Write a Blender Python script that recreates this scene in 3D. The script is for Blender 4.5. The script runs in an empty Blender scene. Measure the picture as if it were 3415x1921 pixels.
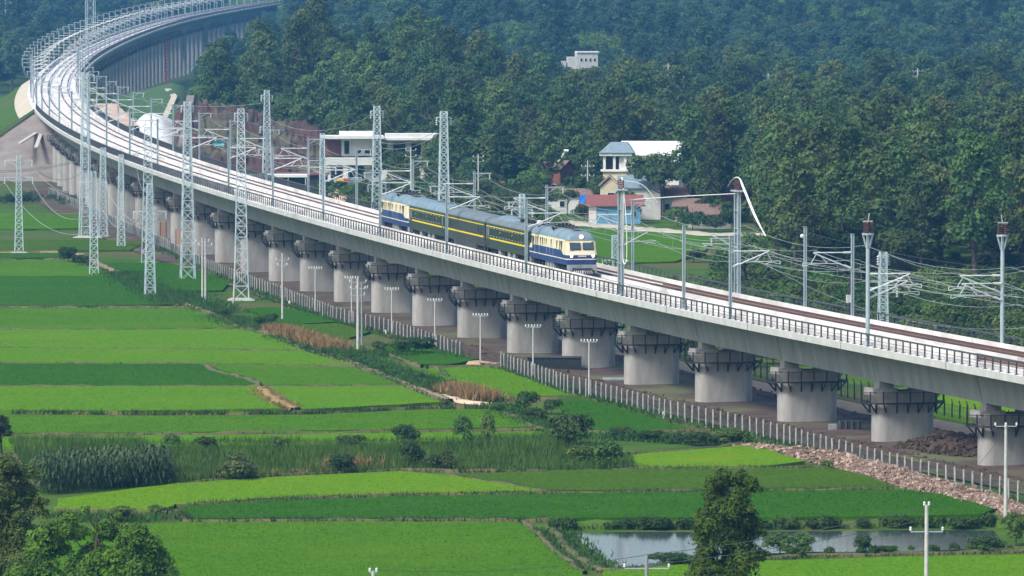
import bpy, math, random
import numpy as np
from mathutils import Vector, Matrix
random.seed(7)
rng = np.random.default_rng(11)
sc = bpy.context.scene
col = sc.collection
R = math.radians

# ------------------------------------------------------------------ camera
# long telephoto from a hovering viewpoint 46.5 m above the paddies
FPX, CX, CY, YH, CAMH = 22000.0, 1707.5, 960.5, -100.0, 46.5
PITCH = math.atan((CY - YH) / FPX)
CP, SP = math.cos(PITCH), math.sin(PITCH)
cam = bpy.data.cameras.new('camera')
cam.sensor_width = 36.0
cam.lens = 36.0 * FPX / 3415.0
cam.clip_start = 5.0
cam.clip_end = 12000.0
camo = bpy.data.objects.new('camera', cam)
camo.location = (0, 0, CAMH)
camo.rotation_euler = (R(90) - PITCH, 0, 0)
col.objects.link(camo)
sc.camera = camo

# ------------------------------------------------------------------ light
SUN = Vector((-0.68, -0.6, 1.0)).normalized()
world = bpy.data.worlds.new('World')
sc.world = world
world.use_nodes = True
nt = world.node_tree
sky = nt.nodes.new('ShaderNodeTexSky')
sky.sky_type = 'NISHITA'
sky.sun_disc = False
sky.sun_elevation = math.asin(SUN.z)
sky.sun_rotation = math.atan2(SUN.x, SUN.y)
sky.air_density = 1.2
sky.dust_density = 3.0
sky.ozone_density = 1.0
nt.nodes['Background'].inputs[1].default_value = 0.12
nt.links.new(sky.outputs[0], nt.nodes['Background'].inputs[0])
sl_ = bpy.data.lights.new('sun', 'SUN')
sl_.energy = 2.2
sl_.angle = R(11)
sl_.color = (1.0, 0.96, 0.9)
suno = bpy.data.objects.new('sun', sl_)
suno.rotation_euler = SUN.to_track_quat('Z', 'Y').to_euler()
suno.location = (-100, 300, 300)
col.objects.link(suno)
vs = sc.view_settings
vs.view_transform = 'Standard'
vs.look = 'None'
vs.exposure = 0.85
vs.gamma = 1.0
vs.use_curve_mapping = False
cy = sc.cycles
cy.use_denoising = True
cy.max_bounces = 6
cy.diffuse_bounces = 2
cy.glossy_bounces = 2
cy.transmission_bounces = 2
cy.volume_bounces = 0
cy.caustics_reflective = False
cy.caustics_refractive = False

# ------------------------------------------------------------------ pixel <-> place (photogrammetry helpers)
K = 3415.0 / 2576.0
def ray(xs, ys):
    u = (xs - CX) / FPX
    w = -(ys - CY) / FPX
    return Vector((u, CP + w * SP, -SP + w * CP))
def S(xs, ys, z=0.0):              # photo pixel -> point on the level z
    d = ray(xs, ys)
    t = (z - CAMH) / d.z
    return Vector((d.x * t, d.y * t, z))
def G(xd, yd, z=0.0):
    return S(xd * K, yd * K, z)
def AT(xs, ys, Y):                 # photo pixel -> point at the distance Y
    d = ray(xs, ys)
    t = Y / d.y
    return Vector((d.x * t, Y, CAMH + d.z * t))
def proj(p):
    dz = p[2] - CAMH
    zc = p[1] * CP - dz * SP
    return CX + FPX * p[0] / zc, CY - FPX * (p[1] * SP + dz * CP) / zc

# ------------------------------------------------------------------ object helpers
class MB:
    def __init__(self):
        self.v = []; self.f = []; self.m = []; self.cur = 0
    def add(self, vs, fs):
        o = len(self.v)
        self.v.extend([tuple(p) for p in vs])
        self.f.extend([tuple(i + o for i in f) for f in fs])
        self.m.extend([self.cur] * len(fs))
        return self
    def box(self, c, s, M=None):
        x, y, z = s[0] / 2, s[1] / 2, s[2] / 2
        p = [Vector((sx * x, sy * y, sz * z)) for sz in (-1, 1) for sy in (-1, 1) for sx in (-1, 1)]
        if M is not None: p = [M @ q for q in p]
        c = Vector(c)
        return self.add([q + c for q in p], [(0, 2, 3, 1), (4, 5, 7, 6), (0, 1, 5, 4), (2, 6, 7, 3), (0, 4, 6, 2), (1, 3, 7, 5)])
    def bar(self, a, b, w, h=None, up=(0, 0, 1)):
        a, b = Vector(a), Vector(b); h = h or w
        d = b - a
        if d.length < 1e-6: return self
        d.normalize(); u = Vector(up)
        if abs(d.dot(u)) > 0.98: u = Vector((1, 0, 0))
        s = d.cross(u).normalized(); t = s.cross(d).normalized()
        p = []
        for e in (a, b):
            for i, j in ((-1, -1), (1, -1), (1, 1), (-1, 1)):
                p.append(e + s * (i * w / 2) + t * (j * h / 2))
        return self.add(p, [(3, 2, 1, 0), (4, 5, 6, 7), (0, 1, 5, 4), (1, 2, 6, 5), (2, 3, 7, 6), (3, 0, 4, 7)])
    def tube(self, a, b, r0, r1=None, n=6, caps=True):
        a, b = Vector(a), Vector(b); r1 = r0 if r1 is None else r1
        d = (b - a)
        if d.length < 1e-6: return self
        d.normalize(); u = Vector((0, 0, 1)) if abs(d.z) < 0.95 else Vector((1, 0, 0))
        s = d.cross(u).normalized(); t = s.cross(d).normalized()
        p = []
        for e, r in ((a, r0), (b, r1)):
            for k in range(n):
                q = 2 * math.pi * k / n
                p.append(e + s * (math.cos(q) * r) + t * (math.sin(q) * r))
        f = [(k, (k + 1) % n, n + (k + 1) % n, n + k) for k in range(n)]
        if caps: f += [tuple(range(n - 1, -1, -1)), tuple(range(n, 2 * n))]
        return self.add(p, f)
    def path(self, pts, r, n=5):
        pts = [Vector(p) for p in pts]
        rings = []
        for i, p in enumerate(pts):
            d = (pts[min(i + 1, len(pts) - 1)] - pts[max(i - 1, 0)]).normalized()
            u = Vector((0, 0, 1)) if abs(d.z) < 0.95 else Vector((1, 0, 0))
            s = d.cross(u).normalized(); t = s.cross(d).normalized()
            rr = r[i] if isinstance(r, (list, tuple)) else r
            rings.append([p + s * (math.cos(2 * math.pi * k / n) * rr) + t * (math.sin(2 * math.pi * k / n) * rr) for k in range(n)])
        return self.loft(rings, True, True)
    def loft(self, rings, closed=True, caps=False):
        n = len(rings[0]); v = [q for r_ in rings for q in r_]; f = []
        for i in range(len(rings) - 1):
            for k in range(n if closed else n - 1):
                k2 = (k + 1) % n
                f.append((i * n + k, i * n + k2, (i + 1) * n + k2, (i + 1) * n + k))
        if caps:
            f.append(tuple(range(n - 1, -1, -1)))
            f.append(tuple((len(rings) - 1) * n + k for k in range(n)))
        return self.add(v, f)
    def prism(self, poly, z0, z1):
        n = len(poly)
        v = [(p[0], p[1], z0) for p in poly] + [(p[0], p[1], z1) for p in poly]
        f = [(k, (k + 1) % n, n + (k + 1) % n, n + k) for k in range(n)]
        f += [tuple(range(n - 1, -1, -1)), tuple(range(n, 2 * n))]
        return self.add(v, f)
    def quad(self, a, b, c, d):
        return self.add([a, b, c, d], [(0, 1, 2, 3)])
    def lathe(self, c, prof, n=10):
        c = Vector(c)
        return self.loft([[c + Vector((math.cos(2 * math.pi * k / n) * r, math.sin(2 * math.pi * k / n) * r, z)) for k in range(n)] for r, z in prof], True, True)
    def mesh(self, name, mats, smooth=False):
        me = bpy.data.meshes.new(name)
        me.from_pydata(self.v, [], self.f)
        if not isinstance(mats, (list, tuple)): mats = [mats]
        for m in mats: me.materials.append(m)
        if len(mats) > 1: me.polygons.foreach_set('material_index', self.m)
        if smooth: me.polygons.foreach_set('use_smooth', [True] * len(me.polygons))
        me.update()
        return me
    def build(self, name, mats, parent=None, smooth=False):
        return put(name, self.mesh(name, mats, smooth), parent)

def put(name, me, parent=None, loc=None):
    o = bpy.data.objects.new(name, me)
    col.objects.link(o)
    if parent is not None: o.parent = parent
    if loc is not None: o.location = loc
    return o
def tag(o, label=None, cat=None, group=None, kind=None):
    if label: o['label'] = label
    if cat: o['category'] = cat
    if group: o['group'] = group
    if kind: o['kind'] = kind
    return o
def empty(name, loc=(0, 0, 0), rz=0.0, scale=1.0):
    o = bpy.data.objects.new(name, None)
    col.objects.link(o)
    o.location = loc; o.rotation_euler = (0, 0, rz)
    o.scale = (scale,) * 3 if not isinstance(scale, (tuple, list)) else scale
    return o
def copy_tree(o, parent=None):
    c = o.copy(); col.objects.link(c)
    if parent is not None: c.parent = parent
    for ch in list(o.children): copy_tree(ch, c)
    return c
ORD = ['first', 'second', 'third', 'fourth', 'fifth', 'sixth', 'seventh', 'eighth', 'ninth', 'tenth', 'eleventh', 'twelfth', 'thirteenth',
       'fourteenth', 'fifteenth', 'sixteenth', 'seventeenth', 'eighteenth', 'nineteenth', 'twentieth']
TENS = ['', '', 'twenty', 'thirty', 'forty', 'fifty', 'sixty', 'seventy', 'eighty', 'ninety']
def ordn(k):                       # 1 -> first
    if k <= 20: return ORD[k - 1]
    t, u = divmod(k, 10)
    if u == 0: return TENS[t][:-1] + 'ieth'
    return TENS[t] + '-' + ORD[u - 1]

# ------------------------------------------------------------------ materials
def mat(name, c1, c2=None, scale=1.0, rough=0.85, detail=4.0, stretch=(1, 1, 1), bump=0.0, bscale=None, metal=0.0, spec=0.3, emit=None,
        lo=0.35, hi=0.65, objrand=0.0, c3=None, scale3=0.05):
    m = bpy.data.materials.new(name)
    m.use_nodes = True
    t = m.node_tree; n = t.nodes; b = n['Principled BSDF']
    b.inputs['Roughness'].default_value = rough
    b.inputs['Metallic'].default_value = metal
    b.inputs['Specular IOR Level'].default_value = spec
    tc = n.new('ShaderNodeTexCoord'); mp = n.new('ShaderNodeMapping')
    mp.inputs['Scale'].default_value = stretch
    t.links.new(tc.outputs['Object'], mp.inputs[0])
    nz = n.new('ShaderNodeTexNoise')
    nz.inputs['Scale'].default_value = scale; nz.inputs['Detail'].default_value = detail
    nz.inputs['Roughness'].default_value = 0.62
    t.links.new(mp.outputs[0], nz.inputs['Vector'])
    rp = n.new('ShaderNodeValToRGB')
    rp.color_ramp.elements[0].position = lo; rp.color_ramp.elements[1].position = hi
    c2 = c2 or tuple(x * 0.8 for x in c1)
    rp.color_ramp.elements[0].color = (*c2, 1); rp.color_ramp.elements[1].color = (*c1, 1)
    t.links.new(nz.outputs['Fac'], rp.inputs[0])
    out = rp.outputs[0]
    if c3:
        n3 = n.new('ShaderNodeTexNoise'); n3.inputs['Scale'].default_value = scale3; n3.inputs['Detail'].default_value = 5
        t.links.new(mp.outputs[0], n3.inputs['Vector'])
        r3 = n.new('ShaderNodeValToRGB'); r3.color_ramp.elements[0].position = 0.48; r3.color_ramp.elements[1].position = 0.62
        t.links.new(n3.outputs['Fac'], r3.inputs[0])
        mx = n.new('ShaderNodeMix'); mx.data_type = 'RGBA'
        t.links.new(r3.outputs[0], mx.inputs[0]); t.links.new(out, mx.inputs[6])
        mx.inputs[7].default_value = (*c3, 1); out = mx.outputs[2]
    if objrand:
        oi = n.new('ShaderNodeObjectInfo'); hs = n.new('ShaderNodeHueSaturation')
        ma = n.new('ShaderNodeMapRange'); ma.inputs[3].default_value = 1 - objrand; ma.inputs[4].default_value = 1 + objrand
        t.links.new(oi.outputs['Random'], ma.inputs[0]); t.links.new(ma.outputs[0], hs.inputs['Value'])
        t.links.new(out, hs.inputs['Color']); out = hs.outputs[0]
    t.links.new(out, b.inputs['Base Color'])
    if bump:
        bp = n.new('ShaderNodeBump'); bp.inputs['Strength'].default_value = bump; bp.inputs['Distance'].default_value = 0.1
        nb = n.new('ShaderNodeTexNoise'); nb.inputs['Scale'].default_value = bscale or scale * 3; nb.inputs['Detail'].default_value = 6
        t.links.new(mp.outputs[0], nb.inputs['Vector'])
        t.links.new(nb.outputs['Fac'], bp.inputs['Height']); t.links.new(bp.outputs[0], b.inputs['Normal'])
    if emit:
        b.inputs['Emission Color'].default_value = (*emit[0], 1); b.inputs['Emission Strength'].default_value = emit[1]
    return m

M = {}
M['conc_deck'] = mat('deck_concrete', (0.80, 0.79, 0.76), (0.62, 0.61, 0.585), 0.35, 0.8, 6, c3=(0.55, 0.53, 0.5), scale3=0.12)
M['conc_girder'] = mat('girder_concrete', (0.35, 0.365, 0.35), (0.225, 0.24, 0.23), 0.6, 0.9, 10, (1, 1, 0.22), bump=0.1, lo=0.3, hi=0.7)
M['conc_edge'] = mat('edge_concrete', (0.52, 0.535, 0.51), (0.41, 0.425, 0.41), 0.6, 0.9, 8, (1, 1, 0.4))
M['conc_pier'] = mat('pier_concrete', (0.40, 0.39, 0.365), (0.235, 0.235, 0.225), 0.8, 0.95, 12, (1, 1, 0.3), bump=0.3, bscale=3.0, objrand=0.08, lo=0.3, hi=0.7, c3=(0.29, 0.275, 0.25), scale3=0.5)
M['conc_post'] = mat('post_concrete', (0.55, 0.55, 0.52), (0.42, 0.42, 0.40), 1.5, 0.9, 4)
M['rail'] = mat('rusty_rail', (0.13, 0.068, 0.044), (0.075, 0.047, 0.036), 3, 0.6, 4)
M['ballast'] = mat('track_bed', (0.50, 0.44, 0.39), (0.32, 0.25, 0.2), 2.5, 0.95, 6)
M['dark_steel'] = mat('dark_steel', (0.028, 0.032, 0.034), (0.018, 0.02, 0.022), 2, 0.6)
M['railing'] = mat('railing_paint', (0.075, 0.085, 0.09), (0.05, 0.055, 0.06), 2, 0.7)
M['galv'] = mat('galvanised_steel', (0.42, 0.50, 0.53), (0.33, 0.41, 0.44), 0.8, 0.5, 3, metal=0.15)
M['alu'] = mat('aluminium_tube', (0.72, 0.74, 0.74), (0.6, 0.62, 0.62), 1, 0.4, 2, metal=0.2)
M['wire'] = mat('wire', (0.30, 0.36, 0.34), (0.23, 0.28, 0.27), 0.5, 0.6)
M['wire_dark'] = mat('dark_wire', (0.06, 0.075, 0.07), None, 0.5, 0.6)
M['cable_white'] = mat('white_cable', (0.78, 0.78, 0.75), (0.66, 0.66, 0.64), 1, 0.6)
M['porcelain'] = mat('grey_insulator', (0.62, 0.66, 0.66), (0.5, 0.54, 0.54), 2, 0.3)
M['insul_brown'] = mat('brown_insulator', (0.085, 0.035, 0.028), (0.055, 0.025, 0.022), 3, 0.35)
M['insul_red'] = mat('red_insulator', (0.45, 0.08, 0.06), None, 3, 0.4)
M['white'] = mat('white_paint', (0.78, 0.78, 0.76), (0.66, 0.66, 0.64), 0.6, 0.8, 6)
M['glass'] = mat('dark_glass', (0.02, 0.028, 0.035), None, 1, 0.12, 2, spec=0.6)
M['earth'] = mat('brown_earth', (0.105, 0.068, 0.052), (0.055, 0.038, 0.031), 0.35, 1, 8, bump=0.6, bscale=1.5, c3=(0.11, 0.12, 0.05), scale3=0.09)
M['road'] = mat('dirt_road', (0.46, 0.33, 0.22), (0.36, 0.25, 0.17), 0.4, 1, 6, bump=0.3)
M['path'] = mat('bund_earth', (0.14, 0.11, 0.058), (0.07, 0.085, 0.03), 0.9, 1, 8, bump=0.4)
M['ground'] = mat('valley_ground', (0.075, 0.14, 0.022), (0.042, 0.088, 0.015), 0.15, 1, 9, bump=0.5, bscale=0.8, c3=(0.10, 0.10, 0.04), scale3=0.03, spec=0.03)

# ------------------------------------------------------------------ alignment of the railway in plan
KY = np.array([480., 600, 700, 800, 950, 1150, 1400, 1800, 2400, 3000, 3700])
KX = np.array([86.01, 51.84, 24.86, 2.48, -27.01, -60.93, -92.87, -123.69, -143.86, -145.58, -121.91])
def _spline(kx, ky):
    n = len(ky); h = np.diff(ky); A = np.zeros((n, n)); r = np.zeros(n); A[0, 0] = A[-1, -1] = 1
    for i in range(1, n - 1):
        A[i, i - 1] = h[i - 1]; A[i, i] = 2 * (h[i - 1] + h[i]); A[i, i + 1] = h[i]
        r[i] = 6 * ((kx[i + 1] - kx[i]) / h[i] - (kx[i] - kx[i - 1]) / h[i - 1])
    m = np.linalg.solve(A, r)
    def ev(y):
        y = np.asarray(y, float)
        i = np.clip(np.searchsorted(ky, y) - 1, 0, n - 2)
        a = (ky[i + 1] - y) / h[i]; b = (y - ky[i]) / h[i]
        return a * kx[i] + b * kx[i + 1] + ((a ** 3 - a) * m[i] + (b ** 3 - b) * m[i + 1]) * h[i] ** 2 / 6
    return ev
lineX = _spline(KX, KY)
TY = np.arange(480, 3701, 1.0)
TX = lineX(TY)
TS = np.concatenate([[0], np.cumsum(np.hypot(np.diff(TX), np.diff(TY)))])
TD = np.gradient(TX, TY)
ZD0, ZDS = 5.93, 0.0065            # level of the deck along the valley
def deckz(Y): return ZD0 + ZDS * Y
def s_of_y(Y): return float(np.interp(Y, TY, TS))
def frame(s):
    Y = float(np.interp(s, TS, TY)); X = float(np.interp(s, TS, TX)); d = float(np.interp(s, TS, TD))
    t = Vector((d, 1, 0)).normalized()
    return Vector((X, Y, deckz(Y))), t, Vector((t.y, -t.x, 0))
def dk(s, t=0.0, z=0.0):           # arc length, offset to the right, height over the deck
    c, d, n = frame(s)
    return c + n * t + Vector((0, 0, z))
def latd(X, Y): return X - float(np.interp(Y, TY, TX))
HW = 6.4                            # half width of the deck
# ------------------------------------------------------------------ terrain
def sm(x, a, b):
    t = np.clip((np.asarray(x, float) - a) / (b - a), 0, 1)
    return t * t * (3 - 2 * t)
def terr(X, Y):
    X = np.asarray(X, float); Y = np.asarray(Y, float)
    d = X - np.interp(Y, TY, TX)
    right = np.interp(Y, [1900, 2400, 2800, 3500, 4500, 5600], [0, 12, 27, 58, 135, 190]) * sm(d, 14, 95)
    left = np.interp(Y, [2450, 3000, 3500, 4500, 5600], [0, 12, 34, 125, 180]) * sm(-d, 16, 110)
    mid = np.interp(Y, [3250, 3480, 3700, 4500, 5600], [0, 20, 42, 125, 185])
    far = sm(Y, 3300, 3700)
    z = np.maximum(right, left) * (1 - far) + far * np.maximum(np.maximum(right, left), mid) + (1 - far) * mid * (np.abs(d) < 400) * 0.6
    knoll = 17 * np.exp(-((X + 42) / 40) ** 2 - ((Y - 1745) / 110) ** 2) * sm(d, 22, 60)
    z = z + knoll
    wob = np.sin(X * 0.021 + Y * 0.013) * np.sin(Y * 0.017 - X * 0.008 + 1.3) * 11 * sm(Y, 2100, 2900) * np.clip(z / 15, 0, 1)
    return z + wob
def tz(x, y): return float(terr(x, y))
gx = np.concatenate([np.arange(-1500, -260, 60.), np.arange(-260, 261, 8.), np.arange(300, 1501, 60.)])
gy = np.concatenate([np.arange(-200, 400, 60.), np.arange(400, 1400, 25.), np.arange(1400, 3800, 14.), np.arange(3800, 6000, 60.)])
GXX, GYY = np.meshgrid(gx, gy)
GZ = terr(GXX, GYY)
gm = MB()
gm.v = [tuple(p) for p in np.stack([GXX.ravel(), GYY.ravel(), GZ.ravel()], 1)]
nx_, ny_ = len(gx), len(gy)
gm.f = [(j * nx_ + i, j * nx_ + i + 1, (j + 1) * nx_ + i + 1, (j + 1) * nx_ + i) for j in range(ny_ - 1) for i in range(nx_ - 1)]
gm.m = [0] * len(gm.f)
tag(gm.build('ground', M['ground'], smooth=True), 'valley floor and wooded hillsides under fields and forest', kind='structure')

# ------------------------------------------------------------------ viaduct
JS = 31.2
S0 = 143.5 - 2 * JS                 # first joint, beyond the right edge
Y_AB1, Y_AB2 = 1500.0, 1790.0       # abutments: the line runs on an embankment between them
joints1 = []
s = S0
while s < s_of_y(Y_AB1): joints1.append(s); s += JS
joints2 = []
s = s_of_y(Y_AB2)
while s < s_of_y(3560): joints2.append(s); s += JS
via = empty('viaduct', dk(200) * 1 - Vector((0, 0, deckz(frame(200)[0].y))))
tag(via, 'long curving concrete railway viaduct carrying two tracks across the paddies', 'viaduct')
via2 = empty('viaduct', dk(joints2[0]) - Vector((0, 0, deckz(frame(joints2[0])[0].y))))
tag(via2, 'farther grey viaduct on tall piers bending behind the wooded hill', 'viaduct')
def kid(o, par):
    o.parent = par
    o.matrix_parent_inverse = Matrix.Translation(par.location).inverted()
    return o
GD = 3.95
GPROF = [(-HW, -0.10), (-HW, -0.78), (-5.95, -0.92), (-3.35, -1.25), (-2.75, -GD), (2.75, -GD), (3.35, -1.25), (5.95, -0.92), (HW, -0.78), (HW, -0.10),
         (4.6, -0.06), (0, 0.0), (-4.6, -0.06)]
def girder(sa, sb, par):
    mb = MB()
    a, b = sa + 0.11, sb - 0.11
    rings = [[dk(a + (b - a) * i / 4, t, z) for t, z in GPROF] for i in range(5)]
    n = len(GPROF)
    mb.loft(rings, True, True)
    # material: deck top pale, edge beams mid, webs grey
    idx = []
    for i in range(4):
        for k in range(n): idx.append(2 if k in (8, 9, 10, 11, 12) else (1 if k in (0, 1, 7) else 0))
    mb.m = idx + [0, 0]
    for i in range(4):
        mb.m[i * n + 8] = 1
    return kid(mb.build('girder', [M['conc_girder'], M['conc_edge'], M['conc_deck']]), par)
def pier_outline(w, th, n=14):
    pts = []
    r = th / 2; hx = w / 2 - r
    for k in range(n + 1):
        q = -math.pi / 2 + math.pi * k / n
        pts.append((hx + math.cos(q) * r, math.sin(q) * r))
    for k in range(n + 1):
        q = math.pi / 2 + math.pi * k / n
        pts.append((-hx + math.cos(q) * r, math.sin(q) * r))
    return pts
PIER_CACHE = {}
PLAT = None
def plat_mesh():
    mb = MB()
    W, T = 8.6, 4.3
    pts = pier_outline(W, T, 6)
    z = -1.45
    P = [Vector((x, y, z)) for x, y in pts]
    Q = [Vector((x * 0.86, y * 0.78, z)) for x, y in pts]
    n = len(P)
    for k in range(n):
        mb.bar(P[k], P[(k + 1) % n], 0.10, 0.16)
        mb.quad(P[k] + Vector((0, 0, .05)), P[(k + 1) % n] + Vector((0, 0, .05)), Q[(k + 1) % n] + Vector((0, 0, .05)), Q[k] + Vector((0, 0, .05)))
        mb.bar(P[k] + Vector((0, 0, 1.05)), P[(k + 1) % n] + Vector((0, 0, 1.05)), 0.045)
    # evenly spread standards and brackets
    L = [(P[(k + 1) % n] - P[k]).length for k in range(n)]
    tot = sum(L); m = 16
    for j in range(m):
        d = tot * (j + 0.5) / m; k = 0
        while d > L[k]: d -= L[k]; k += 1
        p = P[k].lerp(P[(k + 1) % n], d / L[k])
        mb.bar(p + Vector((0, 0, -0.1)), p + Vector((0, 0, 1.15)), 0.11)
        inn = Vector((p.x * 0.80, p.y * 0.62, z - 1.0))
        mb.bar(p, inn, 0.10)
        mb.bar(inn, inn + Vector((0, 0, 1.0)), 0.13)
    return mb.mesh('inspection_platform', M['dark_steel'])
PLAT = plat_mesh()
PLINTH = MB().box((-1.9, 0, 0), (1.5, 1.5, 0.75)).mesh('bearing_plinth', M['conc_pier'])
PLINTH2 = MB().box((1.9, 0, 0), (1.5, 1.5, 0.75)).mesh('bearing_plinth', M['conc_pier'])
def pier(s, par, zg, plat=True):
    c, d, n = frame(s)
    zt = c.z - GD - 0.72            # top of the pier head
    h = zt - zg
    ax = math.atan2(n.y, n.x)
    key = round(h * 2) / 2
    if key not in PIER_CACHE:
        mb = MB()
        W, T = 6.3, 2.7
        hh = key + 0.6
        rings = []
        for z, w, t in ((-hh, W, T), (-1.9, W, T), (-1.55, W + 0.15, T + .1), (-0.62, W + 1.5, T + 0.5), (-0.35, W + 1.6, T + 0.6), (-0.30, W + 1.6, T + 0.6)):
            rings.append([Vector((x, y, z)) for x, y in pier_outline(w, t)])
        mb.loft(rings, True, True)
        for sx in (-1, 1):          # raised horns either side of the sunken middle
            mb.prism([(sx * 1.0, -1.45), (sx * 3.5, -1.45), (sx * 3.5, 1.45), (sx * 1.0, 1.45)][::sx], -0.32, 0.0)
        PIER_CACHE[key] = mb.mesh('pier', M['conc_pier']); PIER_CACHE[key].shade_flat() if False else None
    p = put('pier', PIER_CACHE[key])
    p.location = (c.x, c.y, zt); p.rotation_euler = (0, 0, ax)
    kid(p, par)
    for me in (PLINTH, PLINTH2):
        q = put('bearing_plinth', me, p); q.location = (0, 0, 0.36)
    if plat: put('inspection_platform', PLAT, p)
    return p
for i, s in enumerate(joints1):
    if i + 1 < len(joints1): girder(s, joints1[i + 1], via)
    if i: pier(s, via, 0.0)
for i, s in enumerate(joints2):
    if i + 1 < len(joints2) and i < len(joints2) - 1: girder(s, joints2[i + 1], via2)
    c = frame(s)[0]
    pier(s, via2, tz(c.x, c.y), True)
# haunched frame spans at the far end
for Yh in (2905, 3060, 3215):
    s_ = s_of_y(Yh); mb = MB(); rows = []
    for i in range(-10, 11):
        q = i / 10; dep = 0.2 + 8.5 * max(0.0, 1 - abs(q)) ** 1.8
        rows.append([dk(s_ + 34 * q, t, z) for t, z in ((-2.9, -GD + 0.4), (-2.7, -GD - dep), (2.7, -GD - dep), (2.9, -GD + 0.4))])
    mb.loft(rows, True, True); kid(mb.build('haunch', M['conc_pier']), via2)
# deck furniture swept along the line: kerb walls, cable troughs, rails
def sweep(name, prof, s0, s1, step, m, par, closed=True):
    mb = MB(); n = max(2, int((s1 - s0) / step))
    mb.loft([[dk(s0 + (s1 - s0) * i / n, t, z) for t, z in prof] for i in range(n + 1)], closed, closed)
    o = mb.build(name, m)
    return kid(o, par) if par else o
sEnd1, sA2, sEnd2 = joints1[-1], joints2[0], joints2[-1]
def rect(t0, t1, z0, z1): return [(t0, z0), (t0, z1), (t1, z1), (t1, z0)]
for par, a, b in ((via, S0, sEnd1), (via2, sA2, sEnd2)):
    for t in (-5.05, 5.05):
        sweep('cable_trough', rect(t - 0.28, t + 0.28, -0.05, 0.22), a, b, 12, M['conc_deck'], par)
# ballast walls: separate blocks where they can be told apart, joined beyond
sN = s_of_y(960)
wall_i = 0
for t, hgt in ((-4.35, 0.92), (0.0, 0.42), (4.35, 0.62)):
    s = S0 + 60
    while s < sN:
        mb = MB(); e = s + 6.2
        mb.loft([[dk(q, tt, z) for tt, z in rect(t - 0.16, t + 0.16, -0.02, hgt)] for q in (s + 0.03, e - 0.03)], True, True)
        kid(mb.build('wall_block', M['conc_deck']), via)
        s = e
    sweep('ballast_wall', rect(t - 0.16, t + 0.16, -0.02, hgt), s + 0.03, sEnd1, 12, M['conc_deck'], via)
    sweep('ballast_wall', rect(t - 0.16, t + 0.16, -0.02, hgt), sA2, sEnd2, 20, M['conc_deck'], via2)
for tc in (-2.45, 2.45):
    for par, a, b in ((via, S0, sEnd1), (via2, sA2, sEnd2)):
        if par is via:
            sweep('track_bed', rect(tc - 1.3, tc + 1.3, -0.03, 0.17), a, s_of_y(745), 12, M['ballast'], par); a2 = s_of_y(745)
        else: a2 = a
        sweep('track_bed', rect(tc - 1.3, tc + 1.3, -0.03, 0.17), a2, b, 12, M['conc_deck'], par)
        for g in (-0.86, 0.86):
            sweep('rail', rect(tc + g - 0.09, tc + g + 0.09, 0.16, 0.36), a, b, 10, M['rail'], par)
        if par is via:
            for g in (-0.45, 0.45): sweep('guard_rail', rect(tc + g - 0.04, tc + g + 0.04, 0.16, 0.31), a, s_of_y(745), 10, M['rail'], par)
    # rail fastenings on the near stretch
    mb = MB(); s = S0 + 60
    while s < s_of_y(745):
        for g in (-0.86, 0.86):
            c, d, n = frame(s)
            p = c + n * (tc + g) + Vector((0, 0, 0.2))
            mb.bar(p - n * 0.2, p + n * 0.2, 0.16, 0.1)
        s += 0.65
    tag(kid(mb.build('rail_fastening', M['rail']), via), kind='stuff')
# railings: single posts where they can be told apart
POST = MB().box((0, 0, 0.55), (0.11, 0.13, 1.1)).box((0, 0, 0.03), (0.3, 0.3, 0.06)).mesh('post', M['railing'])
def railing(par, t, a, b, near):
    r = empty('railing', par.location)
    kid(r, par)
    def rk(o):
        o.parent = r; o.matrix_parent_inverse = Matrix.Translation(par.location).inverted(); return o
    for z, hh in ((1.08, 0.15), (0.58, 0.022)):
        mb = MB(); n = max(3, int((b - a) / 10))
        mb.loft([[dk(a + (b - a) * i / n, t + tt, zz) for tt, zz in rect(-0.06, 0.06, z - hh / 2, z + hh / 2)] for i in range(n + 1)], True, True)
        rk(mb.build('handrail', M['railing']))
    s = a; mb = MB(); cnt = 0
    while s < b:
        c, d, n = frame(s); p = c + n * t + Vector((0, 0, -0.08))
        if near and s < near:
            o = put('post', POST); o.location = p; o.rotation_euler = (0, 0, math.atan2(d.y, d.x)); rk(o)
        else:
            mb.bar(p, p + Vector((0, 0, 1.1)), 0.11)
        s += 2.1
    if mb.v: tag(rk(mb.build('post', M['railing'])), kind='stuff')
    # infill mesh reads as a darker film from far away: thin bars
    mb = MB(); s = a
    lim = s_of_y(1000) if par is via else 0
    while s < b:
        if s > lim:
            p = dk(s, t, 0); mb.bar(p, p + Vector((0, 0, 1.05)), 0.05)
        s += 0.55 if par is via else 1.1
    if mb.v: tag(rk(mb.build('baluster', M['railing'])), kind='stuff')
railing(via, -HW + 0.32, S0, sEnd1, s_of_y(900))
railing(via, HW - 0.32, S0, sEnd1, s_of_y(700))
railing(via2, -HW + 0.32, sA2, sEnd2, None)
railing(via2, HW - 0.32, sA2, sEnd2, None)

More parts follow.
